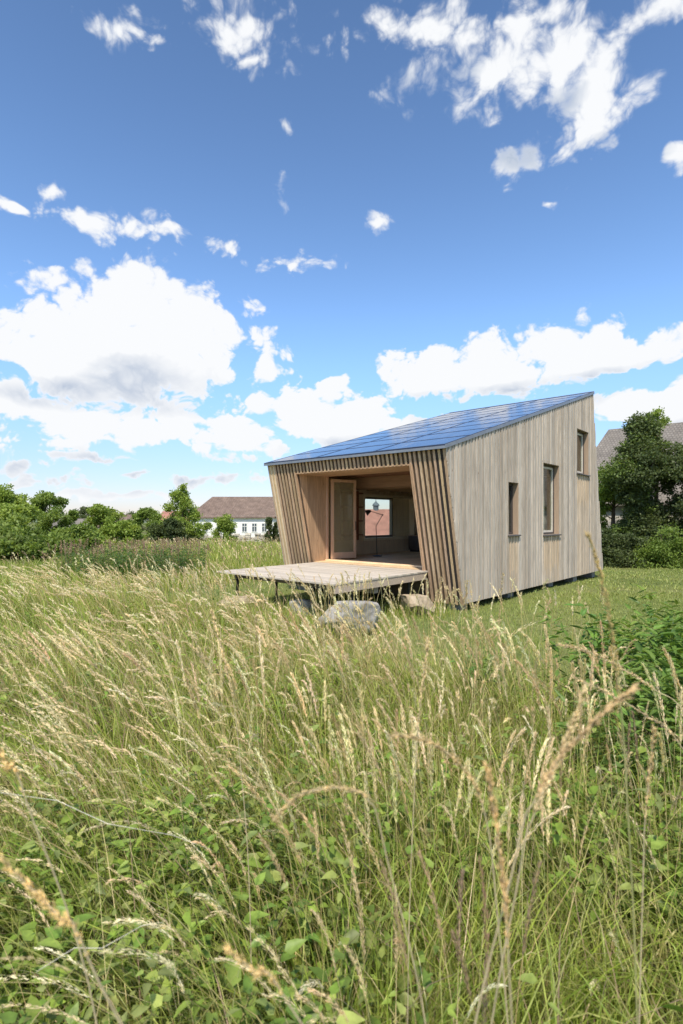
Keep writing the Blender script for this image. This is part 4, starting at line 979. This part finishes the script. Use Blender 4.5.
def gnoise(scale, det, rough, stretch, off=(0,0,0), dist=0):
    mp = gt.nodes.new('ShaderNodeMapping'); mp.inputs['Scale'].default_value=stretch; mp.inputs['Location'].default_value=off; gl(gi.outputs[0],mp.inputs[0])
    n = gt.nodes.new('ShaderNodeTexNoise'); n.noise_dimensions='2D'; n.inputs['Scale'].default_value=scale; n.inputs['Detail'].default_value=det; n.inputs['Roughness'].default_value=rough; n.inputs['Distortion'].default_value=dist
    gl(mp.outputs[0],n.inputs['Vector']); return n
wn = gnoise(7,3,.55,(1,1.2,1)); 
sub = gt.nodes.new('ShaderNodeVectorMath'); sub.operation='SUBTRACT'; gl(wn.outputs['Color'],sub.inputs[0]); sub.inputs[1].default_value=(.5,.5,.5)
mad = gt.nodes.new('ShaderNodeVectorMath'); mad.operation='MULTIPLY_ADD'; gl(sub.outputs[0],mad.inputs[0]); mad.inputs[1].default_value=(.09,.07,0); gl(gi.outputs[0],mad.inputs[2])
cur = None
for (bx0,by0,rx,ry,wt) in blobs:
    dx, dz = (bx0-CX)/F, (HZ-by0)/F; a0 = math.atan(dx); hyp = math.hypot(1,dx); e0 = math.atan(dz/hyp)
    ra = rx/F/(1+dx*dx); re_ = ry/F/hyp/(1+(dz/hyp)**2)
    v = gt.nodes.new('ShaderNodeVectorMath'); v.operation='MULTIPLY_ADD'; gl(mad.outputs[0],v.inputs[0]); v.inputs[1].default_value=(1/ra,1/re_,0); v.inputs[2].default_value=(-a0/ra,-e0/re_,0)
    d_ = gt.nodes.new('ShaderNodeVectorMath'); d_.operation='LENGTH'; gl(v.outputs[0],d_.inputs[0])
    o_ = gm('MULTIPLY_ADD', d_.outputs['Value'], -wt*.9, wt)
    cur = o_ if cur is None else gm('SMOOTH_MAX', cur, o_, .12)
B = gm('MAXIMUM', cur, -.9)
n1 = gnoise(13,6,.62,(1,1.35,1),dist=.3).outputs['Fac']; n2 = gnoise(5,3,.5,(1,1.5,1),(3,1,0)).outputs['Fac']
def gvor(scale):
    v = gt.nodes.new('ShaderNodeTexVoronoi'); v.feature='F1'; v.voronoi_dimensions='2D'; v.normalize=True; v.inputs['Scale'].default_value=scale
    v.inputs['Detail'].default_value=2.5; v.inputs['Roughness'].default_value=.55; v.inputs['Lacunarity'].default_value=2.3
    ms = gt.nodes.new('ShaderNodeVectorMath'); ms.operation='MULTIPLY'; ms.inputs[1].default_value=(1,1.25,1); gl(mad.outputs[0],ms.inputs[0]); gl(ms.outputs[0],v.inputs['Vector']); return v.outputs['Distance']
V_ = gvor(17)
D = gm('ADD', B, gm('MULTIPLY_ADD', n1, 1.1, -.55)); D = gm('ADD', D, gm('MULTIPLY_ADD', n2, .55, -.275)); D = gm('ADD', D, gm('MULTIPLY_ADD', V_, -1.6, .46))
gl(V_, gout.inputs['V'])
gl(D,gout.inputs['D']); gl(B,gout.inputs['B'])
def cloud(pv):
    g_ = N('ShaderNodeGroup'); g_.node_tree=gt; L(nt,pv,g_.inputs[0]); return g_.outputs[0], g_.outputs[1], g_.outputs[2]
cmb = N('ShaderNodeCombineXYZ'); L(nt,az,cmb.inputs[0]); L(nt,el,cmb.inputs[1])
D0,B0,V0 = cloud(cmb.outputs[0])
cmb2 = N('ShaderNodeCombineXYZ'); L(nt,math_('ADD',az,-.012),cmb2.inputs[0]); L(nt,math_('ADD',el,.048),cmb2.inputs[1])
def base_of(pv):
    cur = None
    for (bx0,by0,rx,ry,wt) in [(122,335,118,72,1.1),(60,356,80,40,.9),(110,430,150,24,.6),(335,420,70,32,.9),(500,366,90,34,1),(588,352,88,32,1),(430,374,58,26,.9),(655,404,66,30,.9),(560,60,95,60,1.05),(598,105,48,48,1.0),(440,30,90,44,.7),(240,30,58,44,.7)]:
        dx, dz = (bx0-CX)/F, (HZ-by0)/F; a0 = math.atan(dx); hyp = math.hypot(1,dx); e0 = math.atan(dz/hyp)
        ra = rx/F/(1+dx*dx); re_ = ry/F/hyp/(1+(dz/hyp)**2)
        v = N('ShaderNodeVectorMath'); v.operation='MULTIPLY_ADD'; L(nt,pv,v.inputs[0]); v.inputs[1].default_value=(1/ra,1/re_,0); v.inputs[2].default_value=(-a0/ra,-e0/re_,0)
        d_ = N('ShaderNodeVectorMath'); d_.operation='LENGTH'; L(nt,v.outputs[0],d_.inputs[0])
        o_ = math_('MULTIPLY_ADD', d_.outputs['Value'], -wt*.9, wt)
        cur = o_ if cur is None else math_('SMOOTH_MAX', cur, o_, .12)
    return math_('MAXIMUM', cur, -.5)
B1 = base_of(cmb2.outputs[0]); B0 = base_of(cmb.outputs[0])
# clouds elsewhere in the sky (outside the part seen here): broken cumulus
fr0 = math_('GREATER_THAN', math_('ABSOLUTE',az), .72)
gn = N('ShaderNodeTexNoise'); gn.inputs['Scale'].default_value=3.2; gn.inputs['Detail'].default_value=4; gn.inputs['Roughness'].default_value=.6
mpg = N('ShaderNodeMapping'); mpg.inputs['Scale'].default_value=(1,1,2.2); L(nt,tc.outputs['Generated'],mpg.inputs[0]); L(nt,mpg.outputs[0],gn.inputs['Vector'])
DG_ = math_('MULTIPLY_ADD', gn.outputs['Fac'], 5.0, -2.55)
side = N('ShaderNodeMapRange'); L(nt,math_('ABSOLUTE',az),side.inputs[0]); side.inputs[1].default_value=.62; side.inputs[2].default_value=.85
top_ = N('ShaderNodeMapRange'); L(nt,el,top_.inputs[0]); top_.inputs[1].default_value=.80; top_.inputs[2].default_value=.95
sel = math_('MAXIMUM', side.outputs[0], top_.outputs[0])
mixD = N('ShaderNodeMix'); L(nt,sel,mixD.inputs[0]); L(nt,D0,mixD.inputs[2]); L(nt,DG_,mixD.inputs[3])
al = N('ShaderNodeMapRange'); al.interpolation_type='SMOOTHERSTEP'; L(nt,mixD.outputs[0],al.inputs[0]); al.inputs[1].default_value=-.02
alw = N('ShaderNodeMapRange'); L(nt,el,alw.inputs[0]); alw.inputs[1].default_value=.25; alw.inputs[2].default_value=.65; alw.inputs[3].default_value=.24; alw.inputs[4].default_value=.75; L(nt,alw.outputs[0],al.inputs[2])
# shading: lit where the cloud thins out above, grey underneath
shb = math_('SUBTRACT', B1, B0)
shd = math_('ADD', math_('MULTIPLY_ADD',shb,1.45,-.14), math_('MULTIPLY_ADD',V0,.9,-.30))
dep = N('ShaderNodeMapRange'); L(nt,mixD.outputs[0],dep.inputs[0]); dep.inputs[1].default_value=.05; dep.inputs[2].default_value=.6
gr_ = math_('MULTIPLY', math_('MULTIPLY_ADD',shd,1.6,.02,cl=True), dep.outputs[0], cl=True)
cc = N('ShaderNodeMix'); cc.data_type='RGBA'; L(nt,gr_,cc.inputs[0]); cc.inputs[6].default_value=(6.1,6.2,6.35,1); cc.inputs[7].default_value=(3.2,3.7,4.55,1)
hs = N('ShaderNodeHueSaturation'); hs.inputs['Saturation'].default_value=1.0; hs.inputs['Value'].default_value=1.0; L(nt,sky.outputs[0],hs.inputs['Color'])
fin = N('ShaderNodeMix'); fin.data_type='RGBA'; L(nt,al.outputs[0],fin.inputs[0]); tm_ = N('ShaderNodeMix'); tm_.data_type='RGBA'; tm_.blend_type='MULTIPLY'; tm_.inputs[0].default_value=1; L(nt,hs.outputs[0],tm_.inputs[6]); hz2 = N('ShaderNodeMapRange'); L(nt,el,hz2.inputs[0]); hz2.inputs[1].default_value=0; hz2.inputs[2].default_value=.30; hz2.interpolation_type='SMOOTHSTEP'
hzc = N('ShaderNodeMix'); hzc.data_type='RGBA'; L(nt,hz2.outputs[0],hzc.inputs[0]); hzc.inputs[6].default_value=(.80,.79,1.0,1); hzc.inputs[7].default_value=(1.20,1.40,1.58,1); L(nt,hzc.outputs[2],tm_.inputs[7]); tp_ = N('ShaderNodeMapRange'); L(nt,el,tp_.inputs[0]); tp_.inputs[1].default_value=.35; tp_.inputs[2].default_value=.85; tp_.inputs[3].default_value=1; tp_.inputs[4].default_value=.68; vm_ = N('ShaderNodeVectorMath'); vm_.operation='SCALE'; L(nt,tm_.outputs[2],vm_.inputs[0]); L(nt,tp_.outputs[0],vm_.inputs['Scale']); L(nt,vm_.outputs[0],fin.inputs[6]); L(nt,cc.outputs[2],fin.inputs[7])
L(nt,fin.outputs[2],bg.inputs[0]); bg.inputs[1].default_value=.10; L(nt,bg.outputs[0],out.inputs[0])
w.cycles.sampling_method='MANUAL'; w.cycles.sample_map_resolution=256
# sun
sl_ = bpy.data.lights.new('sun','SUN'); sl_.energy=3.5; sl_.angle=R(3); sl_.color=(1,.92,.80)
so_ = bpy.data.objects.new('sun', sl_); C.objects.link(so_)
dirv = Vector((math.sin(SUN_AZ)*math.cos(SUN_EL), math.cos(SUN_AZ)*math.cos(SUN_EL), math.sin(SUN_EL)))
so_.rotation_euler = (-dirv).to_track_quat('-Z','Y').to_euler(); so_.location=(0,-10,30)
# camera
cam = bpy.data.cameras.new('camera'); co = bpy.data.objects.new('camera', cam); C.objects.link(co); S.camera = co
co.location=(0,0,EYE); co.rotation_euler=(R(90),0,0)
cam.sensor_fit='VERTICAL'; cam.sensor_height=36; cam.sensor_width=24; cam.lens=F/1024*36; cam.shift_y=6/1024
cam.clip_start=.05; cam.clip_end=8000
cam.dof.use_dof=True; cam.dof.focus_distance=9.0; cam.dof.aperture_fstop=4.0
S.cycles.max_bounces=5; S.cycles.diffuse_bounces=4; S.cycles.glossy_bounces=2; S.cycles.transmission_bounces=3; S.cycles.transparent_max_bounces=6; S.cycles.sample_clamp_indirect=4
vs = S.view_settings; vs.view_transform='Standard'; vs.look='None'; vs.gamma=1; vs.exposure=.65; vs.use_curve_mapping=False
